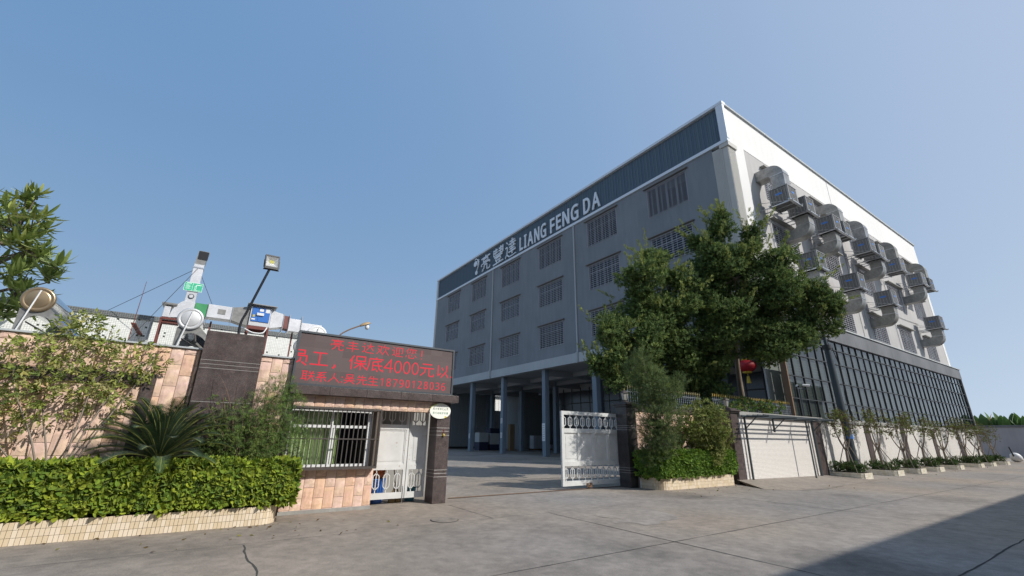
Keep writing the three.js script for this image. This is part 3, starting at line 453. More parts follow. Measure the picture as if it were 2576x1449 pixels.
// spear-topped metal fences
function spearFence(name, label, a, b, y, h, gold, n) {
  const t = thing(name, label, 'fence', [(a[0] + b[0]) / 2, y, (a[1] + b[1]) / 2]);
  const P = (k) => [a[0] + (b[0] - a[0]) * k, a[1] + (b[1] - a[1]) * k];
  for (const ry of [0.08, h * 0.68]) mesh('rail', sbar([a[0], y + ry, a[1]], [b[0], y + ry, b[1]], 0.03, 0.03), M.steel, t);
  const pk = mergeGeometries([clean(bar([0, 0.012, 0], [0, h * 0.82, 0], 0.011, 0.011, 6).toNonIndexed()), ...[0.25, 0.38, 0.5, 0.6].map((k) => { const s = new THREE.OctahedronGeometry(0.026); s.scale(1, 1.3, 1); s.translate(0, h * k, 0); return clean(s.toNonIndexed()); })]);
  const tip = new THREE.LatheGeometry([[0.001, 0], [0.018, 0.01], [0.014, 0.03], [0.026, 0.06], [0.001, 0.16]].map(([p, q]) => new THREE.Vector2(p, q)), 6).toNonIndexed(); tip.scale(1, h * 0.2 / 0.16, 1);
  for (let i = 0; i < n; i++) { const [x, z] = P((i + 0.5) / n); put('picket', pk, M.steel, t, x, y, z); put('spear_tip', tip, gold, t, x, y + h * 0.8, z); }
}
const goldM = std({ color: lin(0.78, 0.5, 0.11), roughness: 0.35, metalness: 0.35 });
spearFence('spear_fence', 'silver spear fence with pale gold tips on the granite capped stone wall', [13.15, -11.49], [17.9, -11.49], 2.78, 0.78, std({ color: lin(0.5, 0.4, 0.2), roughness: 0.4, metalness: 0.5 }), 36);
spearFence('spear_fence', 'bright gold tipped spear fence above the white tiled wall by the building corner', [18.3, -11.2], [25.4, -11.2], 2.72, 0.85, goldM, 48);
// fence plinth behind the white wall
{ const w = thing('fence_plinth', 'low grey rendered plinth carrying the gold tipped fence', 'wall', [22, 0, -11.2]); mesh('plinth', bx(17.95, 25.5, 0, 2.68, -11.32, -11.08), M.concrete, w); mesh('cap', bx(17.95, 25.5, 2.68, 2.72, -11.36, -11.04), M.granite, w); }

// ------------------------------------------------------------------ white tiled wall along the road
{
  const w = thing('tiled_wall', 'long white tiled wall with brown pilasters below the dark glazed front', 'wall', [37, 0, -10.2]);
  const pil = [18.06, 24.6, 30.9, 36.8, 43, 49.4, 55.8], wid = 0.75;
  for (let i = 0; i < pil.length; i++) {
    if (i) mesh('pilaster', rbx(pil[i], pil[i] + wid, 0, 2.5, -10.3, -9.96, 0.008), M.granite, w);
    if (i < pil.length - 1) mesh('tiled_panel', bx(pil[i] + (i ? wid : 0), pil[i + 1], 0, 2.5, -10.25, -10.0), M.tileWall, w);
  }
  for (let x = 18.06; x < 56.5; x += 1.55) mesh('coping', rbx(x, Math.min(x + 1.545, 56.7), 2.5, 2.72, -10.35, -9.93, 0.008), M.concrete, w);
  mesh('flat_roof', bx(18.06, 56.7, 2.6, 2.68, -11.06, -10.36), M.concrete, w);
}
{ // steel shelter frame without roofing, leaning on the white wall
  const t = thing('shelter_frame', 'rusty grey steel shelter frame without roofing against the white tiled wall', 'shelter', [21.5, 0, -9.5]);
  const y = 2.5, Rl = (z, yy) => bx(18.1, 24.5, yy - 0.02, yy + 0.02, z - 0.02, z + 0.02);
  [-9.02, -9.25, -9.42, -9.66].forEach((z) => mesh('purlin', Rl(z, 2.56), M.darkSteel, t));
  mesh('wall_rail', bx(18.1, 24.5, 2.52, 2.58, -9.925, -9.89), M.darkSteel, t);
  for (const x of [18.3, 20.6, 22.55, 24.25]) mesh('rafter', sbar([x, 2.51, -9.9], [x, 2.51, -8.9], 0.045, 0.05), M.darkSteel, t);
  mesh('post', sbar([18.3, 0.14, -9.9], [18.3, 2.49, -9.9], 0.06), M.darkSteel, t);
  mesh('post', sbar([22.6, 0.05, -9.44], [22.6, 2.49, -9.44], 0.05), M.darkSteel, t);
  mesh('post', sbar([24.25, 0.08, -9.88], [24.25, 2.49, -9.88], 0.09), M.darkSteel, t);
  mesh('hanger', sbar([20.6, 1.95, -9.9], [20.6, 2.49, -9.9], 0.06), M.darkSteel, t);
  for (const [x, z] of [[18.3, -9.9], [20.6, -9.9], [24.25, -9.88]]) mesh('brace', sbar([x, 2.05, z], [x, 2.49, z + 0.5], 0.035), M.darkSteel, t);
}
{ // utility pole and camera
  const t = thing('utility_pole', 'dark steel utility pole with cable loops rising from the first planter', 'pole', [26.55, 0, -9.3]);
  mesh('lower_pole', bar([26.6, 0, -9.3], [26.45, 6.3, -9.32], 0.19, 0.15, 16), M.darkSteel, t);
  mesh('upper_pole', bar([26.45, 6.3, -9.32], [26.3, 9.2, -9.34], 0.085, 0.07, 12), M.darkSteel, t);
  mesh('collar', bar([26.46, 6.2, -9.32], [26.45, 6.42, -9.32], 0.21, 0.21, 16), M.mullion, t);
  mesh('cable', tube([[26.6, 6.3, -9.15], [26.85, 5.2, -9.08], [26.75, 3.6, -9.1], [26.8, 2.9, -9.05], [26.72, 2.2, -9.1]], 0.02, 30, 5), M.black, t);
  const r = new THREE.TorusGeometry(0.22, 0.018, 6, 22); r.rotateY(0.8); r.translate(26.85, 2.95, -9.12); mesh('cable_loop', r, M.black, t);
  mesh('band', bar([26.58, 1.75, -9.3], [26.575, 1.95, -9.3], 0.2, 0.2, 16), M.blue, t);
  const c = thing('security_camera', 'white twin security cameras on a thin post above the tiled wall', 'camera', [25.4, 2.72, -10.6]);
  mesh('post', bar([25.4, 2.66, -10.6], [25.4, 4.3, -10.6], 0.035, 0.035, 8), M.darkSteel, c);
  mesh('cross_arm', sbar([25.1, 4.18, -10.6], [25.85, 4.2, -10.5], 0.05), M.darkSteel, c);
  for (const [a, b] of [[[25.4, 4.34, -10.7], [25.12, 4.28, -10.5]], [[25.62, 4.38, -10.5], [25.78, 4.34, -10.22]]]) { const k = mesh('camera_body', bar(a, b, 0.06, 0.06, 12), M.white, c); mesh('lens', bar(b, [b[0] + (b[0] - a[0]) * 0.1, b[1] + (b[1] - a[1]) * 0.1, b[2] + (b[2] - a[2]) * 0.1], 0.045, 0.045, 12), M.black, k); }
}

// ------------------------------------------------------------------ the factory building
const FX = 25, SZ = -11.88, EX = 64.6, EZ = -56.4, TOP = 23.42;
const bld = thing('factory_building', 'four storey grey factory with dark blue parapet, white end wall and open ground floor', 'building', [45, 0, -34]);
const winZ = [[-52.4, -48.97], [-45.65, -42.3], [-38.85, -35.42], [-32.0, -28.57], [-25.05, -21.65], [-18.45, -15.08]], winY = [[9.43, 11.5], [13.48, 15.58], [17.42, 19.74]];
const winX = [[29.3, 32.7], [36.4, 39.8], [43.5, 46.9], [50.4, 53.8], [57.5, 60.9]];
{
  const T = 0.24;
  // front wall (facing -X): bands and piers round the openings
  const f = []; let y = 8.36;
  for (const [a, b] of winY) {
    f.push(bx(FX, FX + T, y, a, -55.9, -12.95)); let z = -55.9;
    for (const [c, d] of winZ) { f.push(bx(FX, FX + T, a, b, z, c)); z = d; } f.push(bx(FX, FX + T, a, b, z, -12.95)); y = b;
  }
  f.push(bx(FX, FX + T, y, 20.3, -55.9, -12.95));
  mesh('front_wall', f, M.greyWall, bld);
  // side wall (facing +Z): white frame strip, pale grey field
  const s = []; y = 8.9; const x0 = 27.1, x1 = 63.9;
  for (const [a, b] of winY) { s.push(bx(x0, x1, y, a, SZ - T, SZ)); let x = x0; for (const [c, d] of winX) { s.push(bx(x, c, a, b, SZ - T, SZ)); x = d; } s.push(bx(x, x1, a, b, SZ - T, SZ)); y = b; }
  s.push(bx(x0, x1, y, 20.5, SZ - T, SZ)); mesh('side_wall', s, M.paleWall, bld);
  mesh('white_frame', [bx(25.9, x0, 8.9, 20.5, SZ - T, SZ + 0.02), bx(x1, EX, 8.9, 20.5, SZ - T, SZ + 0.02), bx(25.9, EX, 20.5, TOP - 0.12, SZ - T, SZ + 0.02)], M.whiteWall, bld);
  mesh('far_walls', [bx(FX + T, EX, 8.36, 20.3, EZ, EZ + T), bx(EX - T, EX, 0, 20.4, EZ + T, SZ - T)], M.paleWall, bld);
  mesh('end_strip', bx(FX - 0.04, FX + T, 8.36, 20.3, -56.4, -55.9), M.ribWhite, bld);
  // ribbed corner column
  const rc = [bx(FX, FX + T, 8.36, 20.0, -12.95, -12.3), bx(FX + 0.02, FX + 0.9, 8.36, 20.0, -12.3, SZ - 0.0)]; mesh('corner_column', rc, M.ribWhite, bld);
  const ribs = []; for (let z = -12.92; z < -12.32; z += 0.1) ribs.push(bx(FX - 0.03, FX, 8.36, 19.9, z, z + 0.05)); for (let x = FX + 0.06; x < FX + 0.86; x += 0.1) ribs.push(bx(x, x + 0.05, 8.36, 19.9, SZ, SZ + 0.03)); mesh('column_ribs', ribs, M.ribWhite, bld);
  mesh('column_cap', bx(FX - 0.06, FX + 1.0, 19.92, 20.22, -12.4, SZ + 0.12), M.ribWhite, bld);
  // horizontal cable joint lines on the side
  for (const [y, x0, x1] of [[16.75, 33.3, 36], [12.75, 33, 36.2], [16.55, 46.8, 50.3], [12.6, 40.2, 43.2], [12.7, 47.2, 57]]) mesh('conduit', tube([[x0, y, SZ + 0.05], [(x0 + x1) / 2, y - 0.12, SZ + 0.06], [x1, y + 0.05, SZ + 0.05]], 0.022, 16, 5), M.beam, bld);
  for (const x of [28.9, 35.6, 42.6, 49.6]) mesh('drip_pipe', bar([x, 8.98, SZ + 0.05], [x, 15.8, SZ + 0.05], 0.022, 0.022, 6), M.beam, bld);
  mesh('wall_joint', [bx(41.3, 41.34, 8.9, TOP - 0.15, SZ + 0.021, SZ + 0.03)], M.darkSteel, bld);
  // floors, roof, inner partition keep rooms dark
  for (const fy of [7.6, 12.2, 16.25, 20.35]) mesh('floor_slab', bx(FX + T, EX - T, fy, fy + 0.3, EZ + T, SZ - T), M.ceil, bld);
  mesh('inner_wall', [bx(33.5, 33.7, 7.9, 20.35, EZ + T, -19), bx(33.7, EX - T, 7.9, 20.35, -19.2, -19)], M.room, bld);
  // parapet: dark blue ribbed cladding in a pale metal frame
  mesh('parapet_core', [bx(FX + 0.12, FX + T, 20.3, TOP - 0.14, EZ, SZ + 0.1)], M.navy[0], bld);
  for (let z = -56.05, i = 0; z < -12.25; z += 0.3, i++) { put('cladding_panel', pGeo(), M.navy[(i * 7) % 3], bld, FX + 0.12, 21.77, z + 0.15); }
  mesh('parapet_trim', [bx(FX - 0.12, FX + 0.3, 23.22, TOP, -56.5, -11.7), bx(FX - 0.1, FX + 0.24, 20.22, 20.45, -56.45, -11.75), bx(FX - 0.1, FX + 0.12, 20.45, 23.22, -56.45, -56.05), bx(FX - 0.1, FX + 0.16, 20.45, 23.22, -12.2, -11.72)], M.trim, bld);
  mesh('side_trim', [bx(FX + 0.3, EX + 0.04, TOP - 0.12, TOP + 0.02, SZ - 0.3, SZ + 0.14)], M.beam, bld);
  mesh('parapet_return', [bx(FX + 0.16, 25.9, 20.24, TOP - 0.13, SZ - T, SZ + 0.018)], M.whiteWall, bld);
  // beam over the open ground floor, drain pipes
  mesh('front_beam', bx(FX - 0.08, FX + 0.55, 7.56, 8.36, -56.3, -12.0), M.beam, bld);
  for (const z of [-40.7, -26.77]) { mesh('drain_pipe', bar([FX - 0.07, 8.37, z], [FX - 0.07, 20.2, z], 0.075, 0.075, 8), M.beam, bld); mesh('pipe_outlet', bar([FX - 0.16, 8.38, z], [FX - 0.16, 7.5, z], 0.12, 0.09, 10), M.beam, bld); }
  // ground floor columns and ceiling beams
  for (const z of [-52.4, -45.5, -38.9, -31.95, -25.45, -18.6]) { mesh('column', rbx(25.36, 25.84, 0, 7.56, z - 0.24, z + 0.24, 0.02), M.column, bld); mesh('inner_column', rbx(32.4, 32.9, 0, 7.6, z - 0.25, z + 0.25, 0.02), M.column, bld); mesh('ceiling_beam', bx(25.6, 44, 7.05, 7.6, z - 0.15, z + 0.15), M.ceil, bld); }
  for (const x of [28.9, 32.6]) mesh('ceiling_beam', bx(x, x + 0.3, 7.2, 7.598, -56, -12.9), M.ceil, bld);
}
function pGeo() { if (!pGeo.g) pGeo.g = mergeGeometries([bx(-0.025, 0, -1.33, 1.33, -0.146, 0.146).toNonIndexed(), bx(-0.05, -0.025, -1.33, 1.33, -0.14, -0.1).toNonIndexed(), bx(-0.04, -0.025, -1.33, 1.33, -0.01, 0.01).toNonIndexed()]); return pGeo.g; }
{ // ground floor inner walls
  mesh('end_wall', [bx(25.3, 34.0, 0.26, 7.6, -56.3, -56.15), bx(36.9, 44, 0.26, 7.6, -56.3, -56.15), bx(34.0, 36.9, 7.4, 7.6, -56.3, -56.15)], M.shed, bld); mesh('door_post', bx(34.0, 34.9, 0, 7.4, -56.4, -56.05), M.column, bld);
  const rb = []; for (let x = 25.4; x < 33.9; x += 0.35) rb.push(bx(x, x + 0.06, 0.27, 7.5, -56.15, -56.11)); mesh('wall_ribs', rb, M.shed, bld);
  mesh('wall_base', [bx(25.3, 34.0, 0, 0.26, -56.28, -56.1), bx(36.9, 44, 0, 0.26, -56.28, -56.1)], M.dark, bld);
  mesh('partition', [bx(36, 44, 0.05, 7.6, -50.4, -50.25), bx(37.2, 37.35, 0, 7.6, -56.1, -50.4)], M.shed, bld);
  const mu = [], pa = []; for (let z = -43; z < -13; z += 1.5) { mu.push(bx(36, 36.08, 0, 7.2, z, z + 0.08)); for (let yy = 0.1; yy < 6.6; yy += 1.35) pa.push(bx(36.03, 36.035, yy, yy + 1.28, z + 0.08, z + 1.5)); } for (let yy = 0; yy < 7.2; yy += 1.35) mu.push(bx(35.99, 36.07, yy, yy + 0.07, -43, -13));
  mesh('partition_mullions', mu, M.mullion, bld); mesh('partition_panes', pa, std({ color: lin(0.05, 0.05, 0.05), roughness: 0.15 }), bld);
  mesh('partition_back', bx(36.3, 36.4, 0, 7.6, -43, -13), M.room, bld);
}
// windows: recessed frame, panes, blind, guard grille, hood
function windowOn(face, a, b, y0, y1, blind) {
  const m = (u0, u1, v0, v1, d0, d1) => (face === 'front' ? bx(FX + d0, FX + d1, v0, v1, u0, u1) : bx(u0, u1, v0, v1, SZ - d1, SZ - d0));
  const fr = [m(a, b, y0, y0 + 0.05, 0.1, 0.16), m(a, b, y1 - 0.05, y1, 0.1, 0.16), m(a, a + 0.05, y0 + 0.05, y1 - 0.05, 0.1, 0.16), m(b - 0.05, b, y0 + 0.05, y1 - 0.05, 0.1, 0.16)], n = 4, w = (b - a) / n, ym = y1 - (y1 - y0) * 0.32;
  for (let i = 1; i < n; i++) fr.push(m(a + i * w - 0.025, a + i * w + 0.025, y0 + 0.05, y1 - 0.05, 0.1, 0.16)); fr.push(m(a + 0.05, b - 0.05, ym - 0.025, ym + 0.025, 0.105, 0.155));
  const f = mesh('window', fr, M.cap0, bld);
  for (let i = 0; i < n; i++) for (const [c, d] of [[y0 + 0.05, ym], [ym, y1 - 0.05]]) mesh('pane', face === 'front' ? sheet(-w / 2 + 0.02, w / 2 - 0.02, c, d, 0).rotateY(-Math.PI / 2).translate(FX + 0.13, 0, a + (i + 0.5) * w) : sheet(a + i * w + 0.02, a + (i + 1) * w - 0.02, c, d, SZ - 0.13), M.windowGlass, f);
  for (let i = 0; i < n; i++) if (rnd() < blind) { const d = rnd() < 0.55 ? (y1 - y0) * rr(0.28, 0.45) : (y1 - y0) * rr(0.6, 0.98); mesh('blind', m(a + i * w + 0.03, a + (i + 1) * w - 0.03, y1 - d, y1 - 0.04, 0.2, 0.21), M.whiteBlind, f); }
  const g = []; const rows = Math.round((y1 - y0) / 0.17); for (let i = 0; i <= rows; i++) { const yy = y0 + 0.02 + (y1 - y0 - 0.04) * i / rows; g.push(m(a, b, yy - 0.011, yy + 0.011, -0.055, -0.03)); }
  for (let i = 0; i <= 8; i++) { const u = a + (b - a) * (i / 8); g.push(m(u - 0.009, u + 0.009, y0 - 0.03, y1 + 0.03, -0.029, -0.006)); }
  mesh('guard_grille', g, M.grille, bld);
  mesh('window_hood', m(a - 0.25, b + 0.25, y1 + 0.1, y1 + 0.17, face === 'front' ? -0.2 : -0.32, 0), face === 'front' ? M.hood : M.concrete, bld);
}
for (const [a, b] of winZ) winY.forEach(([c, d], i) => windowOn('front', a, b, c, d, i === 2 ? 0.08 : 0.32));
for (const [a, b] of winX) winY.forEach(([c, d], i) => windowOn('side', a, b, c, i === 1 ? d + 0.1 : d, 0.4));
{ // glazed lower front facing the road
  const z = -11.5, x0 = 26.15, x1 = 64.4, ys = [2.62, 3.85, 5.1, 6.35, 7.3, 7.88];
  const n = 34, w = (x1 - x0) / n;
  mesh('fascia', bx(x0 - 0.1, EX + 0.1, 7.9, 8.9, SZ - 0.24, -11.36), M.fascia, bld); mesh('fascia_ledge', bx(x0 - 0.15, EX + 0.15, 8.9, 8.97, SZ - 0.24, -11.28), M.beam, bld);
  const blade = bx(-0.03, 0.03, 0, ys[5] - ys[0], -0.05, 0.055);
  for (let i = 0; i <= n; i++) put('mullion', blade, M.mullion, bld, x0 + i * w, ys[0], z);
  for (const yy of ys) mesh('transom', bx(x0, x1, yy - 0.025, yy + 0.025, z - 0.045, z + 0.06), M.mullion, bld);
  const row = [0, 1, 2, 3, 4].map((j) => sheet(0.02, w - 0.02, 0.02, ys[j + 1] - ys[j] - 0.02, 0));
  for (let i = 0; i < n; i++) for (let j = 0; j < 5; j++) put('pane', row[j], M.curtainGlass, bld, x0 + i * w, ys[j], z + rr(-0.004, 0.004)).rotation.set(rr(-0.004, 0.004), rr(-0.004, 0.004), 0);
  // roller shutters behind the glass, horizontal laths
  for (let i = 0; i < n; i++) { const hh = i < 4 ? 6.3 : rr(0, 1) < 0.2 ? 6.3 : 7.8, l = []; for (let yy = 2.66; yy < hh; yy += 0.16) l.push(bx(x0 + i * w + 0.05, x0 + (i + 1) * w - 0.05, yy, yy + 0.135, z - 0.14, z - 0.11)); mesh('shutter', l, M.blind, bld); }
  mesh('base_wall', bx(x0, x1, 0, 2.59, -11.75, -11.42), M.concrete, bld);
  mesh('edge_post', bx(x0 - 0.14, x0 - 0.03, 2.4, 7.9, -11.6, -11.3), M.rust, bld);
  mesh('edge_post', bx(x1 + 0.03, x1 + 0.16, 2.4, 7.9, -11.6, -11.36), M.concrete, bld);
  mesh('back_screen', bx(x0, x1, 0, 7.9, -12.6, -12.5), M.room, bld);
}
// ------------------------------------------------------------------ lettering on the parapet
{
  const t = thing('facade_lettering', 'silver characters and roman letters across the dark blue parapet', 'sign', [FX, 20.8, -34]);
  const LM = std({ color: lin(0.78, 0.79, 0.8), roughness: 0.4, metalness: 0.2 });
  const font = await new FontLoader().loadAsync('fonts/droid/droid_sans_regular.typeface.json');
  const place = (g) => { g.rotateY(-Math.PI / 2); g.translate(FX + 0.04, 0, 0); return g; };
  for (const [word, z0, z1] of [['LIANG', -35.4, -30.8], ['FENG', -30.15, -26.05], ['DA', -25.38, -23.3]]) {
    let x = 0; const gs = []; for (const ch of word) { const g = new TextGeometry(ch, { font, size: 1, depth: 0.1, curveSegments: 5, bevelEnabled: true, bevelThickness: 0.01, bevelSize: 0.032, bevelSegments: 1 }); g.computeBoundingBox(); const b = g.boundingBox; g.translate(x - b.min.x, 0, 0); x += b.max.x - b.min.x + 0.2; g.computeBoundingBox(); gs.push([ch, g]); }
    const k = (z1 - z0) / (x - 0.2); for (const [, g] of gs) { const hgt = 0.74; g.scale(k, 1.1 / hgt, 1); g.translate(z0, 20.76, 0); mesh('letter', clean(place(g)), LM, t); }
  }
  // brush characters: each stroke a tapered ribbon
  const ribbon = (pts, w0, w1, d) => {
    const L = [], Rr = []; pts.forEach(([x, y], i) => { const a = pts[Math.max(0, i - 1)], b = pts[Math.min(pts.length - 1, i + 1)], l = Math.hypot(b[0] - a[0], b[1] - a[1]) || 1, nx = -(b[1] - a[1]) / l, ny = (b[0] - a[0]) / l, w = w0 + (w1 - w0) * i / (pts.length - 1); L.push(new THREE.Vector2(x + nx * w, y + ny * w)); Rr.unshift(new THREE.Vector2(x - nx * w, y - ny * w)); });
    return new THREE.ExtrudeGeometry(new THREE.Shape([...L, ...Rr]), { depth: d, bevelEnabled: false });
  };
  for (const [ch, z0, z1, ya, yb] of [['亮', -43.75, -41.4, 22.8, 20.72], ['豐', -40.85, -38.55, 22.85, 20.68], ['達', -38.3, -36.05, 22.85, 20.5]]) {
    const gs = []; strokes(ch).forEach((s, k) => { const P = []; s.forEach(([x, y], i) => { P.push([z0 + x / 100 * (z1 - z0), ya - y / 100 * (ya - yb) + (x - 50) * 0.0016]); if (i < s.length - 1) { const n = s[i + 1]; P.push([z0 + (x + n[0]) / 200 * (z1 - z0), ya - (y + n[1]) / 200 * (ya - yb)]); } }); for (let i = 0; i < P.length - 2; i += 2) gs.push(ribbon(P.slice(i, i + 3), i ? 0.055 : 0.085, 0.055 + 0.035 * ((k * 5 + i) % 3) / 2, 0.12 + 0.001 * gs.length)); });
    mesh('character', clean(place(mergeGeometries(gs.map((q) => clean(q.index ? q.toNonIndexed() : q))))), LM, t);
  }
  // leaf-like emblem: round seed, comma above, hooked stem
  const e = []; const s1 = new THREE.Shape(); s1.absellipse(-45.05, 22.35, 0.42, 0.36, 0, Math.PI * 2, false, 0.2); e.push(new THREE.ExtrudeGeometry(s1, { depth: 0.12, bevelEnabled: false, curveSegments: 20 }));
  e.push(ribbon([[-45.3, 22.95], [-44.9, 23.0], [-44.45, 22.75], [-44.25, 22.3], [-44.4, 21.8], [-44.65, 21.4], [-44.8, 21.15]], 0.05, 0.06, 0.121)); e.push(ribbon([[-44.45, 22.75], [-44.3, 22.35], [-44.42, 21.9]], 0.16, 0.1, 0.122));
  const s2 = new THREE.Shape(); s2.absellipse(-44.75, 21.05, 0.26, 0.27, 0, Math.PI * 2, false, 0); e.push(new THREE.ExtrudeGeometry(s2, { depth: 0.123, bevelEnabled: false, curveSegments: 16 }));
  mesh('emblem', clean(place(mergeGeometries(e.map((q) => clean(q.index ? q.toNonIndexed() : q))))), LM, t);
}
// ------------------------------------------------------------------ evaporative coolers hung on the side wall
{
  const W = 1.2, HH = 1.12, zf = 1.88, zb = 0.7;
  function cooler(kind) {
    const t = new THREE.Group(); t.name = 'evaporative_cooler';
    const add = (n, g, m, p = t) => { const q = mesh(n, g, m, p); return q; };
    add('body', rbx(0.03, W - 0.03, 0, HH, zb + 0.03, zf - 0.03, 0.02), M.plasticGrey, t); add('casing', [bx(0, 0.09, 0, HH, zf - 0.1, zf), bx(W - 0.09, W, 0, HH, zf - 0.1, zf), bx(0, 0.09, 0, HH, zb, zb + 0.1), bx(W - 0.09, W, 0, HH, zb, zb + 0.1), bx(-0.01, W + 0.01, HH, HH + 0.05, zb - 0.01, zf + 0.01)], M.cooler, t);
    const lv = []; for (let y = 0.08; y < HH - 0.05; y += 0.085) { lv.push(bx(0.0, 0.03, y, y + 0.03, zb + 0.1, zf - 0.1)); lv.push(bx(0.09, W - 0.09, y, y + 0.028, zf - 0.03, zf)); }
    for (let k = 1; k < 6; k++) { const z = zb + (zf - zb) * k / 6, x = W * k / 6; lv.push(bx(-0.006, 0.03, 0.05, HH - 0.04, z - 0.014, z + 0.014)); lv.push(bx(x - 0.016, x + 0.016, 0.05, HH - 0.04, zf - 0.03, zf + 0.006)); }
    add('louvre', lv, M.cooler);
    add('badge', bx(-0.012, 0, 0.62, 0.74, zb + 0.4, zb + 0.8), M.blue); add('badge', bx(0.4, 0.75, 0.64, 0.75, zf + 0.006, zf + 0.014), M.blue);
    add('platform', [bx(-0.25, W + 0.25, -0.06, 0, zf - 0.06, zf + 0.1), bx(-0.25, W + 0.25, -0.06, 0, zb - 0.05, zb + 0.05), bx(-0.02, 0.05, -0.061, -0.002, 0, zf + 0.2), bx(W - 0.05, W + 0.02, -0.061, -0.002, 0, zf + 0.2), bx(W / 2 - 0.03, W / 2 + 0.03, -0.061, -0.002, 0, zf)], M.steel);
    for (const sx of [0.015, W - 0.015]) add('stay', bar([sx, 0.55, 0], [sx, -0.02, zf - 0.1], 0.018, 0.018, 5), M.steel);
    const s = new THREE.Shape(), dw = 0.78; let flange;
    if (kind === 'up') { s.moveTo(1.72, HH + 0.05); s.lineTo(1.72, 2.2); s.absarc(0.92, 2.2, 0.8, 0, Math.PI / 2, false); s.lineTo(-0.1, 3.0); s.lineTo(-0.1, 2.3); s.lineTo(0.72, 2.3); s.absarc(0.72, 2.1, 0.2, Math.PI / 2, 0, true); s.lineTo(0.92, HH + 0.05); flange = bx(W / 2 - dw / 2 - 0.02, W / 2 + dw / 2 + 0.02, 2.18, 2.22, 0.9, 1.74); }
    else { s.moveTo(1.72, -0.07); s.lineTo(1.72, -0.75); s.absarc(0.92, -0.75, 0.8, 0, -Math.PI / 2, true); s.lineTo(-0.1, -1.55); s.lineTo(-0.1, -0.85); s.lineTo(0.72, -0.85); s.absarc(0.72, -0.65, 0.2, -Math.PI / 2, 0, false); s.lineTo(0.92, -0.07); flange = bx(W / 2 - dw / 2 - 0.02, W / 2 + dw / 2 + 0.02, -0.72, -0.68, 0.9, 1.74); }
    const g = new THREE.ExtrudeGeometry(s, { depth: dw, bevelEnabled: false, curveSegments: 8 }); g.rotateY(-Math.PI / 2); g.translate(W / 2 + dw / 2, 0, 0);
    const d = add('duct', metric(clean(g)), M.galv); add('flange', flange, M.steel, d);
    return t;
  }
  const up = cooler('up'), dn = cooler('down');
  for (const o of [up, dn]) { names.set('evaporative_cooler', (names.get('evaporative_cooler') || 0)); }
  const G = 'evaporative coolers hung along the side wall', A = 'grey louvred cooler with silver duct curving up into a top floor window', B = 'grey louvred cooler in the upper row with silver duct curving down to the wall', C = 'grey louvred cooler in the lower row with silver duct curving down to the wall';
  const used = { up: false, dn: false }, ducts = [M.galv, std({ map: M.galv.map, color: lin(0.86, 0.84, 0.8), roughness: 0.5, metalness: 0.45 }), std({ map: M.galv.map, color: lin(0.95, 0.96, 1), roughness: 0.36, metalness: 0.6 })], cases = [M.cooler, std({ color: lin(0.36, 0.355, 0.34), roughness: 0.5 }), std({ color: lin(0.25, 0.25, 0.245), roughness: 0.55 })];
  const place = (k, x, y, label) => { const src = k === 'up' ? up : dn, o = used[k] ? src.clone() : src; used[k] = true; o.name = numbered('evaporative_cooler'); o.position.set(x, y + rr(-0.05, 0.05), SZ); scene.add(o); o.userData = { label, category: 'cooler', group: G }; const dm = pick(ducts), cm = pick(cases); o.traverse((m) => { if (m.name === 'duct') m.material = dm; if (m.name === 'casing' || m.name === 'louvre') m.material = cm; }); };
  for (const x of [27.85, 36.35, 41.2, 48.2, 56.6]) place('up', x, 15.95, A);
  for (const x of [30.3, 34.5, 43.3, 54.1]) place('dn', x, 15.93, B);
  for (const x of [30.05, 36.5, 43.1, 55.8]) place('dn', x, 11.9, C);
}

// ------------------------------------------------------------------ tiled planters
const brick = bx(-0.5, 0.5, -0.5, 0.5, -0.5, 0.5);
function tiledPlanter(t, path, rows, h, tw, rise, mats = M.cream) {                 // upright tiles along a path of [x, z], facing left of travel
  const segs = []; let tot = 0; for (let i = 0; i < path.length - 1; i++) { const L = Math.hypot(path[i + 1][0] - path[i][0], path[i + 1][1] - path[i][1]); segs.push([tot, L, path[i], path[i + 1]]); tot += L; }
  const n = Math.round(tot / tw), step = tot / n;
  for (let k = 0; k < n; k++) { const s = (k + 0.5) * step, q = segs.find(([a, L]) => s <= a + L + 1e-6), f = (s - q[0]) / q[1], x = q[2][0] + (q[3][0] - q[2][0]) * f, z = q[2][1] + (q[3][1] - q[2][1]) * f, a = Math.atan2(-(q[3][1] - q[2][1]), q[3][0] - q[2][0]);
    for (let r = 0; r < rows; r++) { const m = put('tile', brick, pick(mats), t, x, (r + 0.5) * rise, z, step - 0.005, rise - 0.005, 0.02); m.rotation.y = a; } }
}
function offsetIn(path, d) { return path.map((p, i) => { const a = path[Math.max(0, i - 1)], b = path[Math.min(path.length - 1, i + 1)], l = Math.hypot(b[0] - a[0], b[1] - a[1]), nx = (b[1] - a[1]) / l, nz = -(b[0] - a[0]) / l; return [p[0] + nx * d, p[1] + nz * d]; }); }
function coreOf(path, back, h) { const s = new THREE.Shape([...offsetIn(path, 0.012), ...back].map(([x, z]) => new THREE.Vector2(x, -z))); const g = new THREE.ExtrudeGeometry(s, { depth: h, bevelEnabled: false }); g.rotateX(-Math.PI / 2); return clean(g); }
const arc = (cx, cz, r, a0, a1, n) => Array.from({ length: n + 1 }, (_, i) => { const a = (a0 + (a1 - a0) * i / n) * D2R; return [cx + Math.cos(a) * r, cz + Math.sin(a) * r]; });
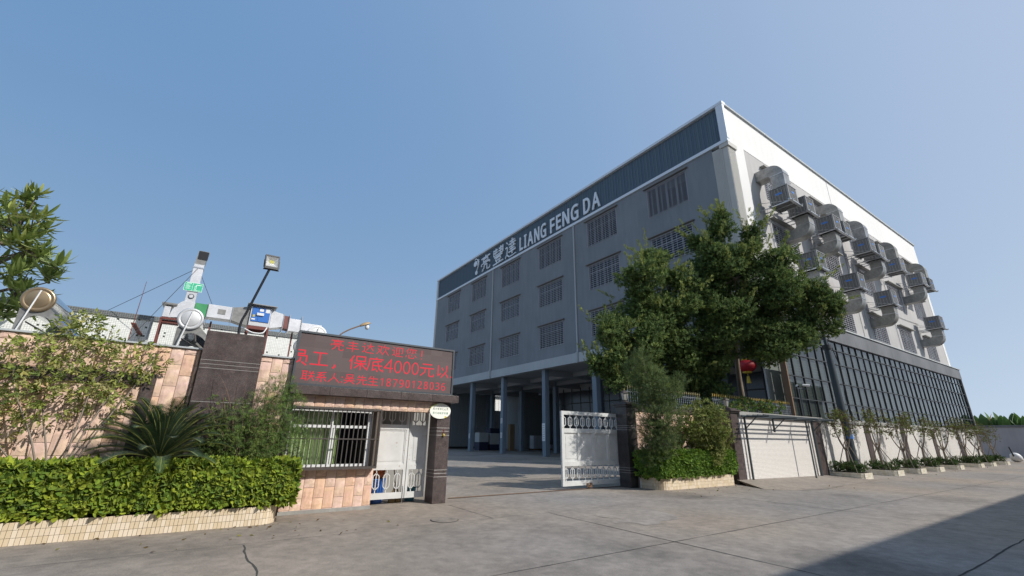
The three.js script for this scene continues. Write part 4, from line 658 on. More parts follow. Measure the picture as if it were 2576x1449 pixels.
{
  const p = thing('tiled_planter', 'long cream tiled planter kerb under the bright hedge beside the tan wall', 'planter', [-0.8, 0, -10.5]);
  const path = [[-3.0, -10.01], ...arc(1.2, -10.34, 0.33, 90, 0, 8), [1.53, -10.9]];
  tiledPlanter(p, path, 3, 0.31, 0.058, 0.104);
  mesh('planter_core', coreOf(path, [[-3.0, -10.9]], 0.3), M.creamGrout, p); mesh('soil', bx(-3, 1.45, 0.3, 0.33, -10.88, -10.12), M.soil, p);
  const q = thing('tiled_planter', 'cream tiled planter kerb with rounded corner beside the gate pillar', 'planter', [15, 0, -10.7]);
  const path2 = [[12.93, -10.95], ...arc(13.28, -10.4, 0.35, 180, 90, 8), [16.95, -9.94], [16.95, -10.9]];
  tiledPlanter(q, path2, 4, 0.39, 0.078, 0.098);
  mesh('planter_core', coreOf(path2, [[16.95, -11.5], [12.93, -11.5]], 0.38), M.creamGrout, q); mesh('soil', bx(13.1, 16.85, 0.38, 0.41, -11.5, -10.1), M.soil, q);
  mesh('white_pipe', bar([12.9, 0.005, -10.93], [12.9, 0.42, -10.93], 0.02, 0.02, 8), M.white, q);
}
// ------------------------------------------------------------------ foliage
// one pointed leaf along +y, folded along the midrib, tip drooping
function leafShape(L, W, droop = 0.15, segs = 2) {
  const pos = [], idx = []; for (let i = 0; i <= segs; i++) { const t = i / segs, w = W * (i === 0 ? 0.2 : i === segs ? 0.0 : Math.pow(Math.sin(Math.PI * Math.pow(t, 0.85)), 0.75) * 0.5 + 0.02), z = -droop * L * t * t, y = L * t; pos.push(-w, y, z + w * 0.3, 0, y, z, w, y, z + w * 0.3); if (i) { const b = 3 * i, a = b - 3; idx.push(a, a + 1, b + 1, a, b + 1, b, a + 1, a + 2, b + 2, a + 1, b + 2, b + 1); } }
  const g = new THREE.BufferGeometry(); g.setAttribute('position', new THREE.Float32BufferAttribute(pos, 3)); g.setIndex(idx); const q = g.toNonIndexed(); q.computeVertexNormals(); return clean(q);
}
// a sprig: n leaves round a short stalk along +y
function sprig(n, L, W, len, spread, droop = 0.15, segs = 2, sd = 1) {
  const gs = []; for (let i = 0; i < n; i++) { const g = leafShape(L * (0.75 + 0.5 * hash(i, sd, 3)), W, droop, segs); g.rotateX(spread * (0.6 + 0.7 * hash(i, sd, 4))); g.rotateY(i * 2.4 + hash(i, sd, 5)); g.translate(0, len * i / n, 0); gs.push(g); } return mergeGeometries(gs);
}
const _m = new THREE.Matrix4(), _q = new THREE.Quaternion(), _s = new THREE.Vector3(), _c = new THREE.Color(), UPV = V3(0, 1, 0);
function scatter(name, geo, mat, parent, list) {                    // list of [pos, dir, scale, colour]
  const m = new THREE.InstancedMesh(geo, mat, list.length), b = base.get(parent) || [0, 0, 0];
  list.forEach(([p, d, s, c], i) => { _q.setFromUnitVectors(UPV, d.clone().normalize()); _q.multiply(new THREE.Quaternion().setFromAxisAngle(UPV, rnd() * 6.283)); _s.set(s, s, s); _m.compose(V3(p[0] - b[0], p[1] - b[1], p[2] - b[2]), _q, _s); m.setMatrixAt(i, _m); m.setColorAt(i, c); });
  m.castShadow = m.receiveShadow = true; m.name = name; m.userData.kind = 'stuff'; parent.add(m); return m;
}
const tint = (cols, v = 0.25) => { const c = pick(cols), k = 1 + rr(-v, v); return lin(c[0] * k, c[1] * k, c[2] * k * rr(0.8, 1.2)); };
const onSphere = () => { const z = rr(-1, 1), a = rr(0, 6.283), r = Math.sqrt(1 - z * z); return V3(r * Math.cos(a), z, r * Math.sin(a)); };
// leaves through a blob [x, y, z, r(, ry)], denser towards its outside
function blobLeaves(blobs, per, cols, size, up = 0.35, inner = 0.45) {
  const out = []; for (const [x, y, z, r, sy = 1] of blobs) { const n = Math.round(per * r * r); for (let i = 0; i < n; i++) { const d = onSphere(), k = r * (rnd() < 0.2 ? rr(inner * 0.6, 0.8) : rr(0.72, 1.12)) * (0.82 + 0.36 * vnoise(d.x * 3 + x * 2 + 40, d.y * 3 + d.z * 2.3 + y * 2 + 40, 128, 128, 5)); const dir = d.clone().add(V3(rr(-0.5, 0.5), up + rr(-0.4, 0.5), rr(-0.5, 0.5))); out.push([[x + d.x * k, y + d.y * k * sy, z + d.z * k], dir, size * rr(0.7, 1.3), tint(cols)]); } } return out;
}
// clipped hedge: leaves over the faces of a rounded box
function hedge(t, x0, x1, y0, y1, z0, z1, n, cols, size, bottomGap = 0.1) {
  const tw = []; for (let i = 0; i < 160; i++) { const x = rr(x0 + 0.1, x1 - 0.1), z = rr(z0 + 0.1, z1 - 0.15); tw.push(bar([x, y0 - 0.06, z], [x + rr(-0.15, 0.15), rr(y0 + 0.3, y1 - 0.06), z + rr(-0.12, 0.12)], 0.012, 0.005, 4)); }
  mesh('twigs', tw, M.twig, t, 'stuff');
  const out = []; for (let i = 0; i < n; i++) {
    let x = rr(x0, x1), y = rr(y0, y1), z, d; const u = rnd();
    if (i % 3 === 0) { out.push([[x, y - 0.05, rr(z0 + 0.06, z1 - 0.08)], onSphere(), size * rr(0.8, 1.3), tint(cols, 0.3)]); continue; }
    if (u < 0.6) { z = z1 - rr(0, 0.1); d = V3(0, 0, 1); if (y < y0 + bottomGap && rnd() < 0.6) y = y0 + rr(bottomGap, 0.4); } else if (u < 0.9) { y = y1 - rr(0, 0.08); z = rr(z0, z1); d = V3(0, 1, 0.25); } else { const e = rnd() < 0.5; x = e ? x0 + rr(0, 0.08) : x1 - rr(0, 0.08); z = rr(z0, z1); d = V3(e ? -1 : 1, 0, 0.2); }
    const b = 0.05 * (vnoise(x * 2.4 + 30, y * 3 + z * 2.4 + 30, 256, 256, 8) - 0.4) * 2; const cx = Math.max(0, x - (x1 - 0.22)) + Math.min(0, x - (x0 + 0.22)), cy = Math.max(0, y - (y1 - 0.16)); z -= (Math.abs(cx) + cy) * 0.35 * (u < 0.6 ? 1 : 0);
    out.push([[x + d.x * b, y + d.y * b - (u >= 0.6 && u < 0.9 ? Math.abs(cx) * 0.4 : 0), z + d.z * b], d.clone().add(V3(rr(-0.8, 0.8), rr(-0.25, 0.9), rr(-0.5, 0.6))), size * rr(0.7, 1.3), tint(cols, 0.3)]);
  }
  scatter('leaves', sprig(4, 0.085, 0.062, 0.04, 0.95, 0.2, 3, 2), M.leaf, t, out);
}
const hedgeCols = [[0.24, 0.31, 0.025], [0.18, 0.26, 0.025], [0.29, 0.34, 0.03], [0.12, 0.2, 0.02]], darkCols = [[0.05, 0.1, 0.02], [0.07, 0.13, 0.022], [0.035, 0.075, 0.018]];
{
  const h = thing('clipped_hedge', 'bright yellow green clipped hedge in the long planter by the tan wall', 'hedge', [-0.7, 0.32, -10.45]);
  hedge(h, -3.3, 1.74, 0.36, 1.07, -10.86, -9.99, 8400, hedgeCols, 1.08);
  const g = thing('clipped_hedge', 'glossy green clipped hedge in the rounded planter by the gate pillar', 'hedge', [15.1, 0.4, -10.4]);
  hedge(g, 12.75, 17.25, 0.42, 1.16, -10.95, -9.93, 7000, [[0.12, 0.22, 0.025], [0.16, 0.27, 0.03], [0.08, 0.16, 0.02], [0.2, 0.29, 0.04]], 1.15);
}
{ // fallen leaves swept against the planters
  const t = new THREE.Group(); t.name = 'fallen_leaves'; scene.add(t); tag(t, 'dry fallen leaves lying on the concrete along the planters', 'leaves'); t.userData.kind = 'stuff'; const L = [];
  for (let i = 0; i < 150; i++) { const k = i % 3, x = k === 0 ? rr(-2.5, 3.5) : k === 1 ? rr(12.5, 18) : rr(19, 50), z = (k === 0 ? -9.95 : k === 1 ? -9.85 : -8.4) + Math.pow(rnd(), 2) * 1.6; L.push([[x, 0.012, z], V3(rr(-1, 1), 0.12, rr(-1, 1)), rr(0.5, 1), tint([[0.2, 0.14, 0.06], [0.14, 0.09, 0.045], [0.22, 0.2, 0.07]])]); }
  scatter('leaves', leafShape(0.08, 0.035, 0.1, 2), M.leafSoft, t, L);
}
// ------------------------------------------------------------------ cycads
const frondGeo = (L, arch, n, wl) => {                              // frond along +z: rachis and two rows of needles
  const gs = [], P = (t) => V3(0, Math.sin(t * 1.5) * arch * L * 0.55 - t * t * arch * L * 0.42, L * t * (1 - 0.15 * t)); const pos = [], rp = [];
  for (let i = 0; i < n; i++) { const t = 0.1 + 0.9 * i / n, a = P(t), b = P(t + 0.01), w = wl * Math.pow(Math.sin(Math.PI * (0.1 + 0.88 * t)), 0.6), dz = b.clone().sub(a).normalize(); for (const s of [-1, 1]) { const tip = a.clone().addScaledVector(dz, w * 0.55).add(V3(s * w * 0.8, w * 0.3, 0)); const o = dz.clone().multiplyScalar(L / n * 0.6); pos.push(a.x, a.y, a.z, a.x + o.x, a.y + o.y, a.z + o.z, tip.x, tip.y, tip.z); } }
  const g = new THREE.BufferGeometry(); g.setAttribute('position', new THREE.Float32BufferAttribute(pos, 3)); g.computeVertexNormals(); gs.push(clean(g));
  return [gs[0], clean(new THREE.TubeGeometry(new THREE.CatmullRomCurve3([0, 0.25, 0.5, 0.75, 0.98].map(P)), 10, 0.009, 4).toNonIndexed())];
};
function cycad(label, x, y, z, R, n, col, sd) {
  const t = thing('cycad', label, 'cycad', [x, y, z]); const mat = col.map((c) => phys({ color: lin(...c), roughness: 0.9, transmission: 0.15, thickness: 0, side: THREE.DoubleSide })), rib = std({ color: lin(0.22, 0.24, 0.06), roughness: 0.7 });
  const V = [0.3, 0.45, 0.6].map((a) => frondGeo(R, a, 56, R * 0.15));
  const tr = new THREE.CylinderGeometry(0.13, 0.16, 0.24, 10); tr.translate(x, y + 0.1, z); mesh('trunk', tr, M.bark, t);
  for (let i = 0; i < n; i++) { const v = pick(V), g = new THREE.Group(), m = new THREE.Mesh(v[0], pick(mat)); m.name = 'frond'; const el = 0.12 - Math.pow(i / n, 0.8) * 1.45, a = i * 2.399 + rr(-0.2, 0.2); m.position.set(0, 0.2, 0); m.rotation.set(el + 0.1, a, 0, 'YXZ'); const s = rr(0.82, 1.08) * (i / n > 0.8 ? 0.9 : 1); m.scale.set(s, s, s); m.castShadow = m.receiveShadow = true; const r = new THREE.Mesh(v[1], rib); r.name = 'midrib'; m.add(r); t.add(m); }
  return t;
}
cycad('large dark green cycad with arching fronds above the bright hedge', -0.5, 0.92, -10.42, 1.36, 80, [[0.03, 0.07, 0.025], [0.045, 0.095, 0.03], [0.022, 0.052, 0.02]]);
cycad('smaller cycad with yellowing fronds behind the glossy hedge', 15.05, 0.95, -10.75, 1.2, 40, [[0.045, 0.07, 0.018], [0.1, 0.1, 0.03], [0.03, 0.055, 0.016]]);
// ------------------------------------------------------------------ shrubs by the tan wall
function shrub(name, label, cat, x, y, z, stems, r, stemMat, sp, cols, list, mat = M.leafSoft) {
  const t = thing(name, label, cat, [x, y, z]); for (const s of stems) mesh('stem', limb([[x, y - 0.06, z], ...s], r, r * 0.3, 5), stemMat, t); scatter('leaves', sp, mat, t, list); return t;
}
{ // loose light-leaved shrub
  const B = [[40, 1080, 40], [60, 1010, 50], [120, 960, 60], [200, 930, 60], [180, 1010, 70], [270, 960, 60], [340, 930, 55], [300, 1010, 50], [395, 925, 35], [240, 880, 40], [110, 1080, 45], [260, 845, 26], [300, 890, 35], [215, 840, 18]].map(([a, b, c]) => { const w = rr(10.2, 10.9) * 0.87; const p = at(a, b, w); return [p[0], p[1], Math.min(-10.15, Math.max(-10.8, p[2])), c * w / FPX * 0.85]; });
  const list = blobLeaves(B, 680, [[0.34, 0.37, 0.09], [0.24, 0.3, 0.06], [0.15, 0.21, 0.045], [0.46, 0.42, 0.16], [0.28, 0.32, 0.08]], 1.05, -0.1, 0.1);
  shrub('loose_shrub', 'loose shrub with pale yellowish leaves leaning on the tan wall', 'shrub', -1.8, 0.38, -10.5, B.filter((b, i) => i % 2 === 0).map((b, i) => [[-1.8 + (b[0] + 1.8) * 0.35 + rr(-0.1, 0.1), 0.38 + (b[1] - 0.38) * 0.45, -10.5], [b[0], b[1], b[2]], [b[0] + rr(-0.1, 0.1), b[1] + b[3] * 0.8, b[2]]]), 0.02, M.paleBark, sprig(5, 0.085, 0.032, 0.09, 1.1, 0.35, 2, 4), null, list);
}
{ // twiggy shrub and podocarpus in front of the pylon
  const tw = []; for (let i = 0; i < 30; i++) { const a = rr(-0.55, 0.55), h = rr(1.1, 2.45); tw.push([[0.75 + a * 0.4, 0.38 + h * 0.5, -10.5 + rr(-0.12, 0.12)], [0.7 + a, 0.38 + h * 0.85, -10.48 + rr(-0.2, 0.25)], [0.68 + a * 1.25 + rr(-0.1, 0.1), 0.38 + h, -10.48 + rr(-0.25, 0.3)]]); }
  const L = []; for (const s of tw) for (let k = 0; k < 60; k++) { const f = rr(0.2, 0.95), p = s[1], q = s[2], o = [p[0] + (q[0] - p[0]) * (f * 2 - 1) + rr(-0.14, 0.14), 0.38 + (q[1] - 0.38) * f * 0.86, p[2] + rr(-0.14, 0.14)]; L.push([o, V3(rr(-1, 1), rr(-0.2, 1), rr(-1, 1)), rr(0.5, 1), tint([[0.12, 0.19, 0.04], [0.18, 0.23, 0.05], [0.09, 0.14, 0.03]])]); }
  shrub('twiggy_shrub', 'tall twiggy shrub with bare reddish branch tips in front of the granite pylon', 'shrub', 0.75, 0.38, -10.5, tw, 0.011, M.twig, sprig(5, 0.06, 0.022, 0.07, 0.9, 0.1, 2, 6), null, L);
  const B = [[690, 1120, 60], [640, 1110, 55], [600, 1090, 50], [700, 1040, 50], [715, 1085, 35], [650, 1040, 50], [690, 985, 38], [585, 1140, 45], [570, 1060, 40], [720, 1000, 22]].map(([a, b, c]) => { const p = at(a, b, 9.9); return [p[0], p[1], Math.min(-10.2, Math.max(-10.65, p[2])), c * 9.9 / FPX * 0.9]; });
  const list = blobLeaves(B, 1700, [[0.13, 0.22, 0.05], [0.17, 0.27, 0.06], [0.08, 0.14, 0.04], [0.23, 0.31, 0.08]], 1.05, 0.55, 0.2);
  shrub('needle_leaf_shrub', 'dense green shrub with whorls of narrow leaves beside the barred window', 'shrub', 1.1, 0.38, -10.45, B.map((b) => [[1.1 + (b[0] - 1.1) * 0.5, 0.38 + (b[1] - 0.38) * 0.5, -10.45], [b[0], b[1], b[2]]]), 0.018, M.bark, sprig(11, 0.085, 0.012, 0.03, 1.0, 0.05, 1, 8), null, list);
}
{ // juniper and pale bush behind the glossy hedge
  const B = [[1615, 900, 22], [1610, 935, 32], [1635, 960, 40], [1622, 990, 34], [1655, 1000, 42], [1680, 985, 32], [1710, 960, 18], [1645, 1040, 44], [1675, 1050, 38], [1640, 1085, 34], [1655, 1100, 40], [1680, 1110, 32], [1645, 1145, 34]].map(([a, b, c]) => { const w = 14.9 + rr(-0.3, 0.3), p = at(a, b, w); return [p[0], p[1], p[2], c * w / FPX * 0.95]; });
  const list = blobLeaves(B, 1900, [[0.1, 0.15, 0.045], [0.13, 0.18, 0.055], [0.18, 0.23, 0.07], [0.07, 0.11, 0.04]], 1.05, 0.8, 0.2);
  const t = thing('juniper', 'tall feathery juniper rising behind the glossy hedge beside the gate pillar', 'conifer', [13.9, 0.4, -10.75]); mesh('trunk', limb([[13.9, 0.36, -10.75], [13.9, 1.8, -10.7], [13.6, 3.2, -10.8], [13.45, 4.6, -10.85]], 0.07, 0.02), M.bark, t);
  for (const b of B.slice(2, 12)) mesh('branch', limb([[13.85, b[1] - 0.35, -10.75], [b[0], b[1], b[2]]], 0.02, 0.008, 5), M.bark, t);
  scatter('foliage', sprig(12, 0.1, 0.02, 0.12, 0.65, -0.1, 1, 9), M.leafSoft, t, list);
  const C = [[1745, 1060, 40], [1790, 1070, 40], [1770, 1110, 40], [1810, 1100, 28], [1725, 1085, 25], [1765, 1030, 22], [1800, 1040, 20], [1790, 1140, 30]].map(([a, b, c]) => { const w = 16.2 + rr(-0.3, 0.3), p = at(a, b, w); return [p[0], p[1], Math.max(-11.3, p[2]), c * w / FPX]; });
  shrub('pale_bush', 'rounded bush with small yellowish leaves between cycad and corner pillar', 'shrub', 16.6, 0.4, -10.6, C.map((b) => [[16.6 + (b[0] - 16.6) * 0.5, b[1] * 0.6, -10.6], [b[0], b[1], b[2]]]), 0.016, M.bark, sprig(5, 0.08, 0.036, 0.08, 1, 0.2, 2, 10), null, blobLeaves(C, 1300, [[0.2, 0.24, 0.05], [0.14, 0.18, 0.04], [0.27, 0.28, 0.09]], 1, 0.1, 0.2));
  const D = []; for (let i = 0; i < 9; i++) D.push([18.6 + i * 0.55 * rr(0.8, 1.1), 2.85 + rr(-0.05, 0.3), -10.75, rr(0.2, 0.36)]);
  const v = thing('climbing_plant', 'leafy creeper spilling over the white wall below the gold tipped fence', 'creeper', [20.5, 2.68, -10.75]); mesh('stem', tube([[18.4, 2.7, -10.75], [20, 2.78, -10.72], [22, 2.72, -10.8], [23.4, 2.74, -10.75]], 0.018, 20, 5), M.bark, v);
  scatter('leaves', sprig(5, 0.11, 0.05, 0.06, 1, 0.2, 2, 11), M.leaf, v, blobLeaves(D, 420, [[0.08, 0.15, 0.03], [0.12, 0.2, 0.04], [0.18, 0.19, 0.05]], 1, 0.3, 0.2));
}
// ------------------------------------------------------------------ big banyans behind the fence
function bigTree(label, base0, trunks, B, per, sd) {
  const t = thing('banyan_tree', label, 'tree', base0);
  for (const s of trunks) mesh('trunk', limb(s, s.r || 0.2, 0.09, 8), M.bark, t);
  const top = trunks[0][trunks[0].length - 1];
  for (const b of B) mesh('limb', limb([top, [(top[0] + b[0]) / 2, (top[1] + b[1]) / 2 - 0.3, (top[2] + b[2]) / 2], [b[0], b[1], b[2]]], 0.07, 0.02, 5), M.bark, t);
  const cols = [[0.11, 0.17, 0.045], [0.145, 0.21, 0.055], [0.08, 0.13, 0.038], [0.2, 0.26, 0.07]], clumps = [];
  // each bough carries clumps of leaves with air between them
  for (const [x, y, z, r] of B) { const n = Math.round(7 + r * 6); for (let i = 0; i < n; i++) { const d = onSphere(), k = r * rr(0.45, 0.95), c = [x + d.x * k, y + d.y * k * 0.9, z + d.z * k, r * rr(0.24, 0.4) + 0.1, 0.8]; clumps.push(c); if (i % 2) mesh('bough', limb([[x, y, z], [(x + c[0]) / 2, (y + c[1]) / 2 - 0.08, (z + c[2]) / 2], c.slice(0, 3)], 0.022, 0.008, 4), M.bark, t); } }
  const big = blobLeaves(clumps, per, cols, 1, 0.45, 0.3);
  // leading shoots that break the outline
  for (const [x, y, z, r] of B) for (let i = 0; i < 8; i++) { const d = onSphere(); d.y = Math.abs(d.y) * 0.9 + 0.15; const L = rr(0.4, 1.0), n = 18; for (let k = 0; k < n; k++) { const f = r * 0.8 + L * k / n, q = 0.1 * (1 - k / n) + 0.04; big.push([[x + d.x * f + rr(-q, q), y + d.y * f + rr(-q, q) + L * 0.25 * k / n, z + d.z * f + rr(-q, q)], d.clone().add(V3(rr(-0.5, 0.5), 0.6, rr(-0.5, 0.5))), rr(0.7, 1.1), tint([[0.32, 0.35, 0.1], [0.23, 0.28, 0.08]])]); } }
  scatter('crown', sprig(8, 0.082, 0.036, 0.13, 0.95, 0.2, 2, 12), M.leaf, t, big);
}
const blobsAt = (list, w0) => list.map(([a, b, c, dw = 0]) => { const w = w0 + dw, p = at(a, b, w); return [p[0], p[1], p[2], c * w / FPX * 0.86]; });
bigTree('broad dark banyan in front of the building corner, trunk beside a red lantern', [22.4, 0, -12.2], [Object.assign([[22.5, 0, -12.2], [22.55, 3, -12.15], [22.3, 5.2, -12.0], [21.8, 6.8, -11.6]], { r: 0.22 }), Object.assign([[20.6, 0, -12.4], [20.7, 3.5, -12.3], [20.2, 5.4, -12.1]], { r: 0.17 })],
  blobsAt([[1800, 640, 55, 0], [1812, 580, 34, 0.2], [1815, 547, 18, 0.2], [1760, 610, 26, 0.6], [1765, 690, 52, 0.3], [1880, 640, 50, 0], [1893, 590, 28, 0], [1850, 700, 75, -0.5], [1840, 800, 90, -0.8], [1780, 890, 80, 0], [1930, 690, 62, -0.4], [1955, 655, 40, -0.2], [1990, 745, 72, -0.8], [2040, 715, 45, -0.6], [2062, 780, 55, -1], [2098, 768, 26, -1], [2025, 830, 58, -1], [1960, 850, 75, -0.8], [1945, 885, 40, -0.4], [1890, 865, 45, 0], [2085, 825, 24, -1], [1800, 760, 80, 1], [1900, 790, 80, 0.8]], 20.8), 720);
bigTree('second banyan with dense dark crown behind the tall juniper', [17.8, 0, -13.6], [Object.assign([[17.8, 0, -13.6], [17.7, 3, -13.6], [17.4, 5, -13.4], [17.2, 6.4, -13.2]], { r: 0.2 })],
  blobsAt([[1640, 665, 42, 0], [1612, 705, 55, -1.2], [1600, 765, 70, -0.3], [1545, 830, 50, -2.2], [1532, 900, 42, -2.4], [1590, 850, 75, -1.4], [1655, 800, 82, -0.5], [1560, 955, 36, -2.2], [1625, 930, 72, 0], [1720, 760, 72, 0], [1700, 860, 82, -0.3], [1720, 955, 62, 0.2], [1690, 700, 40, 0.3], [1500, 925, 22, -2.5], [1660, 980, 50, 0.2], [1780, 960, 55, 0.5], [1740, 1010, 45, 0.4]], 20.2), 720);

// ------------------------------------------------------------------ low building behind the tan wall and the plant on its roof
{
  const b = thing('annexe', 'low flat roofed annexe with white mosaic parapet behind the tan wall', 'building', [-1, 0, -15]);
  mesh('roof_slab', bx(-9, 3.9, 2.85, 3.0, -16, -11.2), M.concrete, b);
  mesh('wall', [bx(-9, 3.9, 0, 2.85, -15.95, -15.7), bx(3.72, 3.9, 0, 2.85, -15.7, -13.62)], M.concrete, b);
  mesh('mosaic_parapet', bx(-9, 3.9, 3.0, 4.64, -16.2, -16.0), M.mosaic, b);
  mesh('dark_coping', bx(-9, 3.9, 4.64, 4.77, -16.24, -15.96), M.mosaicDark, b);
  const rod = thing('lightning_rod', 'thin rusty lightning rod standing by the mosaic parapet', 'rod', [-1.9, 3.0, -14.4]); mesh('rod', bar([-1.92, 2.99, -14.4], [-1.9, 5.35, -14.4], 0.016, 0.005, 6), M.redSteel, rod); mesh('bracket', bx(-1.96, -1.86, 4.2, 4.23, -16.0, -14.38), M.redSteel, rod);
  const pv = thing('vent_pipe', 'pale upright vent pipe in front of the mosaic parapet', 'pipe', [-1.55, 3.0, -14.6]); mesh('pipe', bar([-1.6, 2.99, -14.6], [-1.58, 4.4, -14.6], 0.03, 0.03, 8), M.beam, pv); mesh('cap', bar([-1.58, 4.4, -14.6], [-1.58, 4.44, -14.6], 0.045, 0.04, 8), M.beam, pv);
}
// evacuated-tube solar water heaters: tank along -Z, tubes sloping down to +X
function heater(x, tankM, endM, label, len) {
  const y = 3.95, z0 = -11.62, r = 0.235, t = thing('solar_water_heater', label, 'water heater', [x, 3.0, z0 - len / 2]);
  const c = new THREE.CylinderGeometry(r, r, len, 28, 1, true); c.rotateX(Math.PI / 2); c.translate(x, y, z0 - len / 2); mesh('tank', c, tankM, t);
  for (const s of [0, 1]) { const e = new THREE.LatheGeometry([[0.001, 0.045], [0.15, 0.04], [0.165, 0.022], [0.185, 0.02], [0.215, 0.035], [r + 0.008, 0.015], [r + 0.008, -0.03]].map(([a, b]) => new THREE.Vector2(a, b)), 28); e.rotateX(Math.PI / 2); if (s) e.rotateY(Math.PI); e.translate(x, y, s ? z0 - len : z0); mesh('end_cap', e, endM, t); }
  const slope = [x + 0.95, 3.12];
  for (let k = 0; k < Math.floor(len / 0.11); k++) { const z = z0 - 0.1 - k * 0.11; mesh('glass_tube', bar([x + 0.16, y - 0.17, z], [slope[0], slope[1], z], 0.026, 0.026, 8), k === 0 ? M.tubeEdge : M.tube, t); }
  for (const z of [z0 - 0.02, z0 - len + 0.05]) { // end frame: stamped arch plate, raking leg, strut
    const s = new THREE.Shape(); s.moveTo(x - 0.2, 3.0); s.lineTo(x - 0.2, 3.74); s.lineTo(x - 0.1, 3.82); s.lineTo(x + 0.2, 3.8); s.lineTo(x + 1.0, 3.02); s.lineTo(x + 0.86, 3.02); s.lineTo(x + 0.3, 3.56); s.quadraticCurveTo(x + 0.02, 3.76, x - 0.1, 3.52); s.lineTo(x - 0.1, 3.0);
    const p = new THREE.ExtrudeGeometry(s, { depth: 0.03, bevelEnabled: false }); p.translate(0, 0, z - 0.03); mesh('end_frame', metric(clean(p)), M.galv, t);
    mesh('strut', bar([x - 0.08, 3.52, z - 0.05], [x + 0.5, 3.2, z - 0.05], 0.014, 0.014, 5), M.dark, t);
  }
  mesh('foot_rail', bx(x + 0.85, x + 1.03, 3.0, 3.12, z0 - len, z0), M.galv, t);
  mesh('bracing_rod', bar([x + 0.01, y + 0.17, z0 + 0.06], [x - 0.16, 3.05, z0 + 0.1], 0.014, 0.014, 6), M.white, t);
}
M.tube = std({ color: lin(0.02, 0.03, 0.05), roughness: 0.15 }); M.tubeEdge = std({ color: lin(0.03, 0.12, 0.38), roughness: 0.2 });
M.polished = std({ color: lin(0.62, 0.63, 0.64), roughness: 0.14, metalness: 1 }); M.brass = std({ color: lin(0.42, 0.31, 0.19), roughness: 0.35, metalness: 0.8 }); M.cap = std({ color: lin(0.6, 0.6, 0.6), roughness: 0.45, metalness: 0.5 });
heater(-3.0, M.polished, M.brass, 'solar water heater with polished tank and tarnished brass end on the annexe roof', 2.0);
heater(-0.62, M.polished, M.cap, 'solar water heater with grey round tank end beside the granite pylon', 1.9);
heater(1.98, M.duct, M.white, 'solar water heater with white tank end showing above the message display', 1.9);
{ // kitchen exhaust: flue, elbow, duct run, purifier box on red legs
  const Z = -14.25, d = 0.19, box = (x0, x1, y0, y1) => rbx(x0, x1, y0, y1, Z - d, Z + d, 0.008);
  const t = thing('exhaust_duct', 'long silver exhaust duct run with upright flue above the mosaic parapet', 'duct', [0, 3.0, Z]);
  mesh('flue', rbx(-0.99, -0.76, 4.88, 6.0, Z - 0.12, Z + 0.12, 0.006), M.duct, t);
  { const s = new THREE.Shape([[-0.99, 6.0], [-0.76, 6.0], [-0.72, 6.4], [-0.96, 6.4]].map(([a, b]) => new THREE.Vector2(a, b))); const g = new THREE.ExtrudeGeometry(s, { depth: 0.24, bevelEnabled: false }); g.translate(0, 0, Z - 0.12); mesh('flue_head', metric(clean(g)), M.galv, t); mesh('flue_mouth', bx(-0.95, -0.725, 6.14, 6.385, Z + 0.121, Z + 0.128), M.black, t); }
  mesh('flue_collar', bx(-1.0, -0.75, 5.88, 5.92, Z - 0.13, Z + 0.13), M.steel, t);
  const port = (x, y) => { const q = new THREE.TorusGeometry(0.055, 0.012, 6, 18); q.translate(x, y, Z + 0.135); const p = mesh('port_ring', q, M.darkSteel, t); const c = new THREE.CylinderGeometry(0.045, 0.045, 0.02, 16); c.rotateX(Math.PI / 2); c.translate(x, y, Z + 0.135); mesh('port_lid', c, M.duct, p); };
  port(-0.87, 5.07);
  { const s = new THREE.Shape(); s.moveTo(-1.0, 4.9); s.lineTo(-0.74, 4.9); s.lineTo(-0.74, 4.5); s.lineTo(-1.22, 4.42); s.quadraticCurveTo(-1.2, 4.75, -1.0, 4.9); const g = new THREE.ExtrudeGeometry(s, { depth: 2 * d - 0.02, bevelEnabled: false }); g.translate(0, 0, Z - d + 0.01); mesh('elbow', metric(clean(g)), M.duct, t); }
  mesh('fan_box', box(-1.36, -1.22, 4.42, 4.7), M.duct, t); mesh('fan_hood', rbx(-1.42, -1.1, 4.74, 4.8, Z - 0.28, Z + 0.22, 0.01), M.galv, t);
  const wr = (x0, x1, y0, y1, col) => { const g = new THREE.BoxGeometry(x1 - x0, y1 - y0, 2 * d - 0.02, 14, 8, 8), p = g.attributes.position; for (let i = 0; i < p.count; i++) { const n = 0.025 * (vnoise(p.getX(i) * 16 + 50, p.getY(i) * 9 + p.getZ(i) * 7 + 50, 128, 128, 3) - 0.6); p.setY(i, p.getY(i) * (1 + n * 3)); p.setZ(i, p.getZ(i) * (1 + n * 4)); } g.computeVertexNormals(); g.translate((x0 + x1) / 2, (y0 + y1) / 2, Z); return [g, std({ color: col, roughness: 0.7 })]; };
  mesh('flexible_joint', ...wr(-0.73, -0.43, 4.55, 4.9, lin(0.06, 0.3, 0.12)), t);
  mesh('duct_section', box(-0.43, 0.13, 4.56, 4.92), M.duct, t); mesh('access_panel', bx(-0.2, -0.02, 4.68, 4.82, Z + d, Z + d + 0.008), M.galv, t);
  { const s = new THREE.Shape([[0.14, 4.56], [0.55, 4.46], [0.55, 5.02], [0.14, 4.92]].map(([a, b]) => new THREE.Vector2(a, b))); const g = new THREE.ExtrudeGeometry(s, { depth: 2 * d, bevelEnabled: false }); g.translate(0, 0, Z - d); mesh('taper', metric(clean(g)), M.galv, t); }
  { const s = new THREE.Shape([[1.09, 4.47], [1.43, 4.56], [1.43, 4.93], [1.09, 5.0]].map(([a, b]) => new THREE.Vector2(a, b))); const g = new THREE.ExtrudeGeometry(s, { depth: 2 * d, bevelEnabled: false }); g.translate(0, 0, Z - d); mesh('taper', metric(clean(g)), M.duct, t); }
